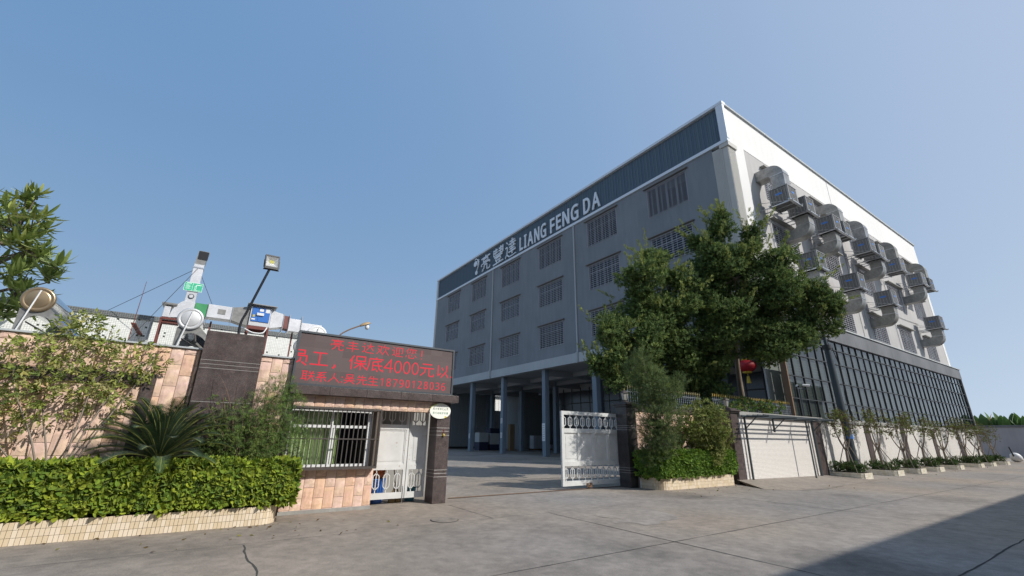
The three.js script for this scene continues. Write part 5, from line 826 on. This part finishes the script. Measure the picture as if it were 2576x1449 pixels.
  mesh('flexible_joint', ...wr(1.43, 1.58, 4.52, 4.9, lin(0.2, 0.08, 0.07)), t);
  mesh('duct_section', box(1.58, 1.91, 4.46, 4.84), M.duct, t); port(1.76, 4.66); mesh('duct_section', box(1.93, 2.5, 4.4, 4.76), M.duct, t);
  for (const x of [-0.435, 0.135, 1.43, 1.585, 1.92]) mesh('flange', bx(x - 0.008, x + 0.008, 4.42, 4.95, Z - d - 0.02, Z + d + 0.02), M.steel, t);
  for (const x of [-0.3, 1.75]) mesh('leg', bx(x - 0.02, x + 0.02, 2.99, 4.5, Z - 0.1, Z - 0.06), M.redSteel, t);
  const p = thing('air_purifier_box', 'blue fronted fume purifier box on red legs in the exhaust duct run', 'machine', [0.82, 3.0, Z]);
  mesh('cabinet', rbx(0.56, 1.08, 4.47, 5.04, Z - 0.26, Z + 0.24, 0.01), M.cap, p);
  const bl = std({ color: lin(0.045, 0.17, 0.52), roughness: 0.35 }); mesh('door', rbx(0.6, 0.76, 4.6, 5.01, Z + 0.24, Z + 0.262, 0.004), bl, p); mesh('door', rbx(0.765, 1.05, 4.6, 5.01, Z + 0.24, Z + 0.262, 0.004), bl, p);
  mesh('white_panel', [bx(0.93, 1.04, 4.88, 5.0, Z + 0.262, Z + 0.268), bx(0.78, 0.88, 4.9, 4.97, Z + 0.262, Z + 0.268)], M.white, p); mesh('control_hood', rbx(0.72, 0.9, 4.77, 4.85, Z + 0.262, Z + 0.3, 0.01), M.white, p);
  mesh('warning_label', bx(0.63, 0.68, 4.72, 4.79, Z + 0.262, Z + 0.266), std({ color: lin(0.6, 0.45, 0.05) }), p); mesh('plate', bx(0.61, 0.7, 4.64, 4.68, Z + 0.262, Z + 0.266), M.white, p);
  mesh('rain_roof', [rbx(0.46, 1.2, 5.06, 5.09, Z - 0.4, Z + 0.36, 0.008), bx(0.5, 1.16, 5.04, 5.06, Z - 0.3, Z + 0.3)], M.galv, p);
  mesh('stand', [bx(0.55, 1.09, 4.38, 4.465, Z - 0.26, Z - 0.2), bx(0.55, 1.09, 4.38, 4.465, Z + 0.2, Z + 0.26)], M.redSteel, p);
  for (const x of [0.57, 1.07]) for (const z of [Z - 0.23, Z + 0.23]) mesh('leg', bx(x - 0.025, x + 0.025, 2.99, 4.38, z - 0.025, z + 0.025), M.redSteel, p);
  mesh('hose', tube([[0.5, 4.35, Z + 0.3], [0.7, 4.26, Z + 0.34], [0.95, 4.28, Z + 0.33], [1.04, 4.46, Z + 0.26]], 0.018, 20, 6), M.white, p);
  const r = thing('fan_stand', 'red steel stand with legs under the fan end of the exhaust duct', 'stand', [-1.3, 3.0, Z]); mesh('frame', [bx(-1.38, -0.8, 4.36, 4.41, Z - 0.2, Z - 0.15), bx(-1.38, -0.8, 4.36, 4.41, Z + 0.15, Z + 0.2), bx(-1.36, -0.82, 4.28, 4.34, Z - 0.14, Z + 0.14)], M.redSteel, r); for (const x of [-1.36, -0.82]) for (const z of [Z - 0.17, Z + 0.17]) mesh('leg', bx(x - 0.02, x + 0.02, 2.99, 4.36, z - 0.02, z + 0.02), M.redSteel, r);
  const w = thing('guy_wires', 'thin guy wires running down from the upright flue', 'wire', [-0.87, 3.0, Z]); for (const e of [[-2.75, 4.77, -16.0], [-1.9, 3.02, -12.6], [-0.35, 4.92, Z]]) mesh('wire', bar([-0.88, 5.9, Z + 0.1], e, 0.006, 0.006, 4), M.dark, w);
  // green notice on the flue
  const c = document.createElement('canvas'); c.width = 512; c.height = 290; const x = c.getContext('2d'); x.fillStyle = '#3fb98c'; x.fillRect(0, 0, 512, 290); x.strokeStyle = x.fillStyle = '#f2fff8'; x.lineWidth = 7; x.strokeRect(4, 4, 504, 282); x.beginPath(); x.moveTo(232, 10); x.lineTo(232, 280); x.stroke(); x.fillRect(60, 24, 130, 18); for (let i = 0; i < 8; i++) x.fillRect(40 + (i % 3) * 9, 66 + i * 22, 70 + ((i * 53) % 80), 7); x.lineWidth = 20; x.beginPath(); x.moveTo(470, 62); x.lineTo(350, 62); x.quadraticCurveTo(325, 70, 322, 110); x.stroke(); x.lineWidth = 10; x.strokeRect(302, 110, 36, 110); x.fillRect(280, 248, 190, 10);
  const sg = thing('flue_notice', 'green notice board with white pictogram fixed to the flue', 'sign', [-0.87, 5.2, Z]); const pl = new THREE.PlaneGeometry(0.41, 0.235); pl.translate(-0.875, 5.33, Z + 0.146); mesh('printed_face', pl, std({ map: canvasTex(c), roughness: 0.5 }), sg); mesh('board', bx(-1.08, -0.67, 5.21, 5.45, Z + 0.121, Z + 0.145), M.white, sg);
}
{ // floodlight on the pylon
  const t = thing('floodlight', 'square black floodlight on a kinked black pole above the granite pylon', 'floodlight', [0.31, 3.6, -11.05]);
  mesh('pole', tube([[0.31, 3.59, -11.05], [0.305, 3.9, -11.05], [0.37, 4.15, -11.05], [0.63, 5.22, -11.0]], 0.026, 24, 8), M.black, t);
  const h = new THREE.Group(); h.name = 'lamp_head'; h.position.set(0.655 - 0.31, 5.39 - 3.6, 0.06); h.rotation.set(-0.05, 0.12, 0.06); t.add(h); base.set(h, [0, 0, 0]);
  mesh('housing', [rbx(-0.15, 0.15, -0.17, 0.17, -0.07, -0.04, 0.01), bx(-0.15, 0.15, -0.17, -0.11, -0.04, 0.03), bx(-0.15, 0.15, 0.145, 0.17, -0.04, 0.03), bx(-0.15, -0.128, -0.11, 0.145, -0.04, 0.03), bx(0.128, 0.15, -0.11, 0.145, -0.04, 0.03)], M.black, h);
  const rf = (P) => { const g = new THREE.BufferGeometry(); g.setAttribute('position', new THREE.Float32BufferAttribute([...P[0], ...P[1], ...P[2], ...P[0], ...P[2], ...P[3]], 3)); g.computeVertexNormals(); return clean(g); };
  const o = [[-0.128, -0.11, 0.02], [0.128, -0.11, 0.02], [0.128, 0.145, 0.02], [-0.128, 0.145, 0.02]], n = [[-0.05, -0.01, -0.035], [0.05, -0.01, -0.035], [0.05, 0.06, -0.035], [-0.05, 0.06, -0.035]];
  mesh('reflector', [0, 1, 2, 3].map((i) => rf([o[i], o[(i + 1) % 4], n[(i + 1) % 4], n[i]])), std({ color: lin(0.7, 0.7, 0.68), roughness: 0.35, metalness: 0.5, side: THREE.DoubleSide }), h);
  mesh('led_chip', bx(-0.05, 0.05, -0.01, 0.06, -0.036, -0.03), std({ color: lin(0.55, 0.5, 0.04), roughness: 0.5 }), h); mesh('front_glass', bx(-0.128, 0.128, -0.11, 0.145, 0.022, 0.025), phys({ color: lin(0.97, 0.97, 0.97), transmission: 1, thickness: 0, roughness: 0.03 }), h);
  mesh('yoke', [bx(-0.165, -0.15, -0.13, 0.05, -0.03, 0.0), bx(0.15, 0.165, -0.13, 0.05, -0.03, 0.0), bx(-0.165, 0.165, -0.19, -0.172, -0.03, 0.0)], M.black, h);
  const s = thing('street_lamp', 'old bent yard lamp with brownish hood behind the message display', 'lamp', [3.8, 0, -18]);
  mesh('pole', bar([3.8, 0, -18], [3.85, 5.2, -18], 0.06, 0.045, 8), M.rust, s); mesh('arm', tube([[3.85, 5.15, -18], [3.92, 5.36, -18], [4.2, 5.6, -18], [4.66, 5.86, -18]], 0.03, 18, 6), M.rust, s);
  const hd = new THREE.SphereGeometry(0.24, 16, 8, 0, 6.3, 0, 1.7); hd.scale(1, 0.42, 0.5); hd.rotateZ(0.42); hd.translate(4.87, 5.93, -18); mesh('hood', hd, std({ color: lin(0.4, 0.27, 0.13), roughness: 0.5, side: THREE.DoubleSide }), s); const bu = new THREE.SphereGeometry(0.1, 12, 8); bu.scale(0.9, 1.1, 0.9); bu.translate(4.95, 5.84, -18); mesh('bulb', bu, M.white, s);
}
{ // long-leaved tree reaching over the tan wall: rosettes of strap leaves
  const t = thing('plumeria_tree', 'tree with rosettes of long strap leaves reaching over the tan wall', 'tree', [-5.2, 0, -12.6]);
  mesh('trunk', limb([[-5.3, 0, -12.6], [-5.1, 2, -12.5], [-4.8, 3.4, -12.4], [-4.5, 4.6, -12.3]], 0.14, 0.06, 8), M.bark, t);
  const R = []; const nodes = [[60, 560], [20, 660], [70, 690], [20, 760], [-40, 560], [90, 600]];
  for (const [a, b, n] of [[60, 530, 8], [100, 575, 8], [30, 600, 8], [80, 640, 6], [105, 690, 9], [50, 700, 8], [70, 755, 8], [15, 770, 7], [-20, 520, 5], [-30, 650, 6]]) for (let k = 0; k < n; k++) R.push([...at(a + rr(-42, 42), b + rr(-40, 40), 10.0 + rr(-0.7, 0.7)), rr(0.8, 1.05)]);
  const NP = nodes.map(([a, b]) => at(a - 20, b + 30, 10.1));
  for (const p of NP) mesh('branch', limb([[-4.8, 3.4, -12.4], [(p[0] - 4.8) / 2 - 0.2, (p[1] + 3.4) / 2 - 0.1, (p[2] - 12.4) / 2], p], 0.05, 0.03, 6), M.bark, t);
  const lf = [leafShape(0.4, 0.095, 0.3, 5), leafShape(0.36, 0.085, 0.45, 5), leafShape(0.44, 0.09, 0.15, 5)], mats = [[0.3, 0.35, 0.07], [0.22, 0.29, 0.06], [0.38, 0.41, 0.1], [0.15, 0.21, 0.045]].map((c) => phys({ color: lin(...c), roughness: 0.9, transmission: 0.28, thickness: 0, side: THREE.DoubleSide }));
  const extra = []; let cnt = 0;
  for (const [x, y, z, s] of R) {
    const p = NP.reduce((m, q) => (Math.hypot(q[0] - x, q[1] - y, q[2] - z) < Math.hypot(m[0] - x, m[1] - y, m[2] - z) ? q : m));
    mesh('twig', limb([p, [(x + p[0]) / 2, (y + p[1]) / 2 - 0.05, (z + p[2]) / 2], [x, y - 0.04, z]], 0.02, 0.012, 5), M.bark, t);
    for (let i = 0; i < 13; i++) { const m = new THREE.Matrix4(), q = new THREE.Quaternion().setFromEuler(new THREE.Euler(rr(0.7, 2.2), i * 2.4 + rr(-0.3, 0.3), 0, 'YXZ')), k = s * rr(0.7, 1.1); m.compose(V3(x + 5.2, y + i * 0.008, z + 12.6), q, V3(k, k, k)); if (cnt < 300) { const l = new THREE.Mesh(pick(lf), pick(mats)); l.name = 'leaf'; l.applyMatrix4(m); l.castShadow = l.receiveShadow = true; t.add(l); cnt++; } else extra.push(pick(lf).clone().applyMatrix4(m)); }
  }
  const ex = new THREE.Mesh(mergeGeometries(extra), mats[1]); ex.name = 'leaves'; ex.userData.kind = 'stuff'; ex.castShadow = true; t.add(ex);
}
// ------------------------------------------------------------------ red lanterns at the entrance
function redLantern(x, y, z, label) {
  const t = thing('red_lantern', label, 'lantern', [x, y, z]); const red = std({ color: lin(0.42, 0.01, 0.02), roughness: 0.55 }), au = std({ color: lin(0.6, 0.42, 0.03), roughness: 0.6 });
  const b = new THREE.SphereGeometry(0.52, 40, 16); b.scale(1, 0.72, 1); const p = b.attributes.position; for (let i = 0; i < p.count; i++) { const k = 1 - 0.025 * (1 + Math.cos(Math.atan2(p.getZ(i), p.getX(i)) * 20)); p.setX(i, p.getX(i) * k); p.setZ(i, p.getZ(i) * k); } b.computeVertexNormals(); b.translate(x, y, z); mesh('lantern_body', b, red, t);
  for (const s of [-1, 1]) { const c = new THREE.CylinderGeometry(0.24, 0.24, 0.09, 20); c.translate(x, y + s * 0.37, z); mesh('ring', c, au, t); }
  mesh('tassel', [bar([x, y - 0.38, z], [x, y - 0.62, z], 0.02, 0.02, 6), bar([x, y - 0.6, z], [x, y - 1.0, z], 0.07, 0.12, 10)], au, t); mesh('cord', bar([x, y + 0.4, z], [x, 7.55, z], 0.012, 0.012, 5), M.dark, t);
}
redLantern(25.9, 5.75, -13.4, 'red round lantern with yellow tassel hanging beside the banyan trunk');
redLantern(25.9, 5.75, -19.2, 'red round lantern half hidden by the tall juniper');
// ------------------------------------------------------------------ goods under the open ground floor
{
  const cr = (x, y, z, w, h, d, name, label, cat, mat, slats) => { const t = thing(name, label, cat, [x, y, z]); mesh('body', rbx(x - w / 2, x + w / 2, y + 0.002, y + h, z - d / 2, z + d / 2, 0.02), mat, t); if (slats) for (const k of [0.25, 0.5, 0.75]) mesh('rib', bx(x - w / 2 - 0.015, x + w / 2 + 0.015, y + h * k - 0.02, y + h * k + 0.02, z - d / 2 - 0.015, z + d / 2 + 0.015), mat, t); else mesh('tape', bx(x - 0.04, x + 0.04, y + h, y + h + 0.004, z - d / 2, z + d / 2), M.beam, t); return t; };
  const pale = std({ color: lin(0.42, 0.44, 0.42), roughness: 0.6 }), navy = std({ color: lin(0.025, 0.03, 0.06), roughness: 0.5 }), brown = std({ color: lin(0.25, 0.17, 0.1), roughness: 0.9 }), wht = std({ color: lin(0.6, 0.62, 0.68), roughness: 0.7 });
  const G = 'crates stacked under the building';
  cr(29.0, 0, -48.9, 1.3, 0.95, 1.2, 'storage_bin', 'dark blue bin at the bottom of the crate stack', 'bin', navy, true, 0); cr(30.6, 0, -48.9, 1.3, 0.7, 1.2, 'storage_bin', 'low dark blue bin under two pale crates', 'bin', navy, true);
  cr(29.0, 0.95, -48.9, 1.3, 0.55, 1.1, 'plastic_crate', 'pale plastic crate in the stack under the building', 'crate', pale, true).userData.group = G; cr(29.0, 1.5, -48.9, 1.3, 0.55, 1.1, 'plastic_crate', 'pale plastic crate in the stack under the building', 'crate', pale, true).userData.group = G; cr(30.6, 0.7, -48.9, 1.3, 0.65, 1.1, 'plastic_crate', 'pale plastic crate in the stack under the building', 'crate', pale, true).userData.group = G; cr(30.6, 1.35, -48.9, 1.3, 0.65, 1.1, 'plastic_crate', 'pale plastic crate in the stack under the building', 'crate', pale, true).userData.group = G;
  cr(30.6, 2.0, -48.9, 1.4, 0.6, 1.1, 'plastic_crate', 'dark blue crate on top of the pale crates', 'crate', navy, true); cr(31.8, 0, -49.5, 0.9, 2.6, 1.0, 'carton', 'tall greyish carton beside the crate stack', 'carton', pale, false);
  cr(32.0, 0, -46.8, 0.7, 3.1, 0.5, 'carton', 'tall brown cardboard carton leaning by the inner column', 'carton', brown, false);
  const p = thing('pallet', 'dark wooden pallet under the white cartons', 'pallet', [38.6, 0, -49.4]); for (let i = 0; i < 7; i++) mesh('board', bx(37 + i * 0.46, 37.36 + i * 0.46, 0.12, 0.15, -50, -48.8), M.rust, p); for (const z of [-49.9, -49.4, -48.9]) mesh('runner', bx(37, 40.2, 0, 0.12, z - 0.05, z + 0.05), M.rust, p);
  const GW = 'white cartons on the pallet'; for (const [x, y, n] of [[37.5, 0.15, 3], [38.4, 0.15, 3], [39.3, 0.15, 2], [40, 0.15, 1]]) for (let k = 0; k < n; k++) cr(x, y + k * 0.56, -49.4, 0.82, 0.55, 0.9, 'carton', 'white carton stacked on the wooden pallet', 'carton', wht, false).userData.group = GW;
  const e = thing('fire_extinguisher', 'red fire extinguisher standing by the ribbed inner wall', 'extinguisher', [26.2, 0, -54]); const c = new THREE.CylinderGeometry(0.2, 0.2, 0.9, 16); c.translate(26.2, 0.452, -54); mesh('cylinder', c, std({ color: lin(0.3, 0.02, 0.02), roughness: 0.4 }), e); const s = new THREE.SphereGeometry(0.2, 14, 8); s.translate(26.2, 0.9, -54); mesh('dome', s, std({ color: lin(0.3, 0.02, 0.02), roughness: 0.4 }), e); mesh('valve', bx(26.1, 26.34, 1.08, 1.2, -54.05, -53.95), M.dark, e);
  for (const [z, l] of [[-31.3, 'pendant lamp hanging above the sliding gate line of sight'], [-38.4, 'pendant lamp hanging between two ground floor columns']]) { const t = thing('pendant_lamp', z < -35 ? 'thin pendant lamp with small shade near the tall carton' : 'thin pendant lamp with wide shade near the glazed partition', 'lamp', [30, 5.95, z]); mesh('rod', bar([30, 6.12, z], [30, 7.6, z], 0.02, 0.02, 6), M.beam, t); const q = new THREE.ConeGeometry(z < -35 ? 0.18 : 0.38, 0.16, 18, 1, true); q.translate(30, 6.06, z); mesh('shade', q, std({ color: lin(0.5, 0.52, 0.54), roughness: 0.5, side: THREE.DoubleSide }), t); }
  const poster = (x, y, z, w, h, name, label) => { const t = thing(name, label, 'notice', [x, y, z]); mesh('sheet', bx(x - 0.006, x, y, y + h, z - w / 2, z + w / 2), M.white, t); const l = []; for (let k = 1; k < 8; k++) l.push(bx(x - 0.008, x - 0.0062, y + h * k / 8 - 0.015, y + h * k / 8 + 0.015, z - w * 0.36, z + w * 0.3)); mesh('print', l, M.fascia, t); };
  poster(25.355, 1.3, -31.98, 0.42, 1.5, 'column_notice', 'long white notice fixed to a ground floor column'); poster(25.355, 1.5, -38.9, 0.3, 0.5, 'column_notice', 'small white notice low on a ground floor column'); poster(25.355, 2.9, -38.9, 0.3, 0.5, 'column_notice', 'small white notice higher on the same ground floor column'); poster(25.355, 1.4, -45.5, 0.24, 0.5, 'column_notice', 'small white notice on the farthest lit column');
  // neighbour seen through the opening in the end wall
  const n = thing('neighbour_shed', 'cream ribbed shed seen through the opening in the end wall', 'shed', [46, 0, -75]); mesh('wall', bx(36, 70, 0, 9.2, -80, -75), M.whiteWall, n); const rb = []; for (let x = 36.2; x < 70; x += 0.8) rb.push(bx(x, x + 0.12, 0, 9, -75, -74.94)); mesh('ribs', rb, M.whiteWall, n); mesh('eave', bx(35.6, 70.4, 9.2, 9.6, -80.4, -74.3), M.beam, n);
  const yw = thing('yard_screen', 'dark screen wall in front of the cream shed behind the end opening', 'wall', [45, 0, -68]); mesh('screen', bx(36, 62, 0, 5.9, -68.2, -68), M.mullion, yw); mesh('screen_rail', bx(36, 62, 5.9, 6.0, -68.25, -67.95), M.darkSteel, yw);
}
// ------------------------------------------------------------------ parking-bay planters with staked young trees
{
  const boxT = new THREE.Group(); boxT.name = 'bay_planter'; base.set(boxT, [0, 0, 0]);
  { // local: x 0..1.1 along the road, z 0 at the wall, +1.4 at the kerb, chamfered front
    const path = [[0.12, 0.02], [0, 1.3], [0.12, 1.42], [1.02, 1.42], [1.1, 1.3], [1.1, 0.02]]; tiledPlanter(boxT, path, 3, 0.26, 0.13, 0.087, ['#d8d0bd', '#d0c7b0', '#ddd6c6'].map((c) => std({ color: c, roughness: 0.4 })));
    mesh('planter_core', coreOf(path, [], 0.25), M.creamGrout, boxT); mesh('soil', bx(0.14, 0.98, 0.25, 0.27, 0.05, 1.3), M.soil, boxT);
  }
  const X = [25.15, 29.4, 33.0, 36.45, 40.85, 46.2, 49.9, 54.8], G1 = 'tiled planters between the parking bays', G2 = 'staked young trees in the bay planters', G3 = 'low shrubs in the bay planters';
  const where = ['beside the shelter frame, holding the utility pole', 'second from the shelter frame', 'third from the shelter frame', 'fourth from the shelter frame', 'fifth from the shelter frame', 'sixth from the shelter frame', 'next to last before the end of the wall', 'at the end of the tiled wall'];
  X.forEach((x, i) => {
    const z = -10.0 + 0.04; const b = i ? boxT.clone() : boxT; b.name = numbered('bay_planter'); b.position.set(x, 0, z); scene.add(b); b.userData = { label: `cream tiled bay planter ${where[i]}`, category: 'planter', group: G1 };
    // low shrub
    const s = thing('low_shrub', `low dark shrub in bay planter ${where[i]}`, 'shrub', [x + 0.55, 0.26, z + 0.7], G3); const B = []; for (let k = 0; k < 7; k++) B.push([x + rr(0.25, 0.85), 0.42 + rr(-0.05, 0.1), z + 0.15 + k * 0.17, rr(0.16, 0.26)]);
    mesh('stem', limb([[x + 0.55, 0.24, z + 0.7], [x + 0.52, 0.4, z + 0.68], [x + 0.55, 0.55, z + 0.7]], 0.02, 0.01, 5), M.twig, s);
    scatter('leaves', sprig(6, 0.1, 0.03, 0.06, 0.9, 0.15, 2, 14), M.leaf, s, blobLeaves(B, 1100, darkCols.concat([[0.09, 0.12, 0.03]]), 0.95, 0.5, 0.2));
    // young tree
    const t = thing('young_tree', `staked young tree with sparse brownish leaves ${where[i]}`, 'tree', [x + 0.5, 0.26, z + 0.75], G2), h = rr(0.92, 1.05), lean = rr(-0.15, 0.1), tx = x + 0.5, tz = z + 0.75;
    mesh('trunk', limb([[tx, 0.24, tz], [tx + lean * 0.3, 0.8, tz], [tx + lean, 1.2 * h, tz]], 0.075, 0.055, 7), M.paleBark, t); const tips = [], n = 4;
    for (let k = 0; k < n; k++) { const a = k * 1.7 + rr(-0.4, 0.4), r = rr(0.35, 0.6), P = [tx + lean + Math.cos(a) * r, rr(2.0, 2.5) * h, tz + Math.sin(a) * r * 0.9]; mesh('limb', limb([[tx + lean, 1.15 * h, tz], [tx + lean + Math.cos(a) * r * 0.55, 1.6 * h, tz + Math.sin(a) * r * 0.5], P], 0.04, 0.018, 6), M.paleBark, t); tips.push(P); for (let q = 0; q < 3; q++) { const E = [P[0] + rr(-0.35, 0.35), P[1] + rr(0.2, 0.85), P[2] + rr(-0.3, 0.3)]; mesh('twig', limb([P, [(P[0] + E[0]) / 2, (P[1] + E[1]) / 2 + 0.05, (P[2] + E[2]) / 2], E], 0.014, 0.005, 4), M.twig, t); tips.push(E); } }
    const L = []; for (const P of tips) for (let q = 0; q < 22; q++) L.push([[P[0] + rr(-0.22, 0.22), P[1] + rr(-0.28, 0.24), P[2] + rr(-0.22, 0.22)], V3(rr(-1, 1), rr(-0.7, 0.8), rr(-1, 1)), rr(0.7, 1.15), tint([[0.14, 0.18, 0.04], [0.18, 0.21, 0.05], [0.16, 0.13, 0.06], [0.14, 0.1, 0.05], [0.1, 0.12, 0.035]])]);
    scatter('leaves', sprig(4, 0.09, 0.035, 0.08, 1.1, 0.4, 2, 15), M.leafSoft, t, L);
    for (const [dx, dz] of [[0.45, 0.5], [-0.35, 0.4], [0.1, -0.55]]) mesh('stake', bar([tx + dx, 0.24, tz + dz], [tx + lean, rr(1.5, 1.8), tz], 0.022, 0.018, 6), M.paleBark, t);
  });
}
// ------------------------------------------------------------------ end of the road
{
  const w = thing('boundary_wall', 'plain grey boundary wall with dark coping across the end of the road', 'wall', [86, 0, -8]); mesh('wall', bx(85, 85.4, 0, 3.62, -30, 25), std({ map: stainMap(168, 166, 168, 16, 81, 6), roughness: 0.9 }), w); mesh('coping', bx(84.92, 85.48, 3.62, 3.9, -30, 25), M.fascia, w);
  const lf = (L, W) => { const g = new THREE.PlaneGeometry(W, L, 4, 9), p = g.attributes.position; for (let i = 0; i < p.count; i++) { const t = p.getY(i) / L + 0.5, u = p.getX(i) / (W / 2), k = Math.pow(Math.sin(Math.PI * Math.min(1, 0.06 + t * 0.94)), 0.7) + 0.02; p.setXYZ(i, u * W / 2 * k, L * t - 0.25 * L * t * t * 0.5, -0.42 * L * t * t + Math.abs(u) * W * 0.16 * k); } g.computeVertexNormals(); return clean(g); };
  const lg = [lf(2.5, 1.1), lf(2.1, 1.0), lf(2.3, 0.95)], ms = [[0.1, 0.2, 0.04], [0.14, 0.25, 0.05], [0.07, 0.14, 0.035], [0.3, 0.17, 0.04]].map((c) => phys({ color: lin(...c), roughness: 0.9, transmission: 0.25, thickness: 0, side: THREE.DoubleSide }));
  for (let i = 0; i < 12; i++) { const z = -17.5 + i * 0.95, x = 86.6 + rr(0, 1.6), t = thing('banana_plant', 'banana plant with broad green leaves rising behind the grey boundary wall', 'plant', [x, 0, z], 'banana plants behind the boundary wall'); mesh('stem', limb([[x, 0, z], [x, 1.8, z], [x + 0.05, 3.3, z]], 0.16, 0.09, 7), std({ color: lin(0.12, 0.14, 0.05), roughness: 0.8 }), t); for (let k = 0; k < 7; k++) { const m = put('leaf', pick(lg), k === 6 && i % 3 === 1 ? ms[3] : ms[k % 3], t, x + 0.05, 3.2, z); m.rotation.set(rr(0.3, 1.15), k * 0.9 + rr(0, 0.5) + i, 0, 'YXZ'); const s = rr(0.75, 1.1); m.scale.set(s, s, s); } }
  const b = thing('white_sack', 'white woven sack leaning at the far roadside with a black stick', 'sack', [64.4, 0, -9.35]); const s = new THREE.SphereGeometry(0.42, 18, 14); const p = s.attributes.position; for (let i = 0; i < p.count; i++) { const k = 0.9 + 0.22 * vnoise(p.getX(i) * 5 + 9, p.getY(i) * 5 + p.getZ(i) * 4 + 9, 64, 64, 4), y = Math.max(-0.4, p.getY(i)); p.setXYZ(i, p.getX(i) * k - y * 0.35, y * (y > 0 ? 1.15 : 0.9), p.getZ(i) * k); } s.computeVertexNormals(); s.translate(64.5, 0.36, -9.35); mesh('sack_body', s, M.white, b);
  const st = thing('black_stick', 'black stick poking out of the white sack by the far roadside', 'stick', [64.2, 0, -9.4]); mesh('stick', bar([64.35, 0.3, -9.42], [63.3, 1.35, -9.42], 0.07, 0.05, 8), M.black, st);
}
// ------------------------------------------------------------------ factory across the road, behind the photographer: its shadow lies on the road
{
  const t = thing('opposite_factory', 'plain pale two storey factory across the road casting the long road shadow', 'building', [28, 0, 12]); t.rotation.y = 0.012;
  const H = 9.6, z0 = 7.05; mesh('wall', bx(-20, 78, 0, H - 0.25, z0, z0 + 12), M.greyWall, t); mesh('parapet', bx(-20.1, 78.1, H - 0.25, H, z0 - 0.05, z0 + 12.05), M.beam, t);
  for (let i = 0; i < 15; i++) for (const y of [1.4, 5.2]) { const x = -16 + i * 6.2; const f = mesh('window', [bx(x, x + 3, y, y + 0.06, z0 - 0.06, z0 - 0.002), bx(x, x + 3, y + 1.84, y + 1.9, z0 - 0.06, z0 - 0.002), bx(x, x + 0.06, y + 0.06, y + 1.84, z0 - 0.06, z0 - 0.002), bx(x + 2.94, x + 3, y + 0.06, y + 1.84, z0 - 0.06, z0 - 0.002), bx(x + 1.47, x + 1.53, y + 0.06, y + 1.84, z0 - 0.06, z0 - 0.002)], M.white, t); mesh('pane', bx(x + 0.06, x + 2.94, y + 0.06, y + 1.84, z0 - 0.03, z0 - 0.024), M.tube, f); }
}
renderer.render(scene, camera);
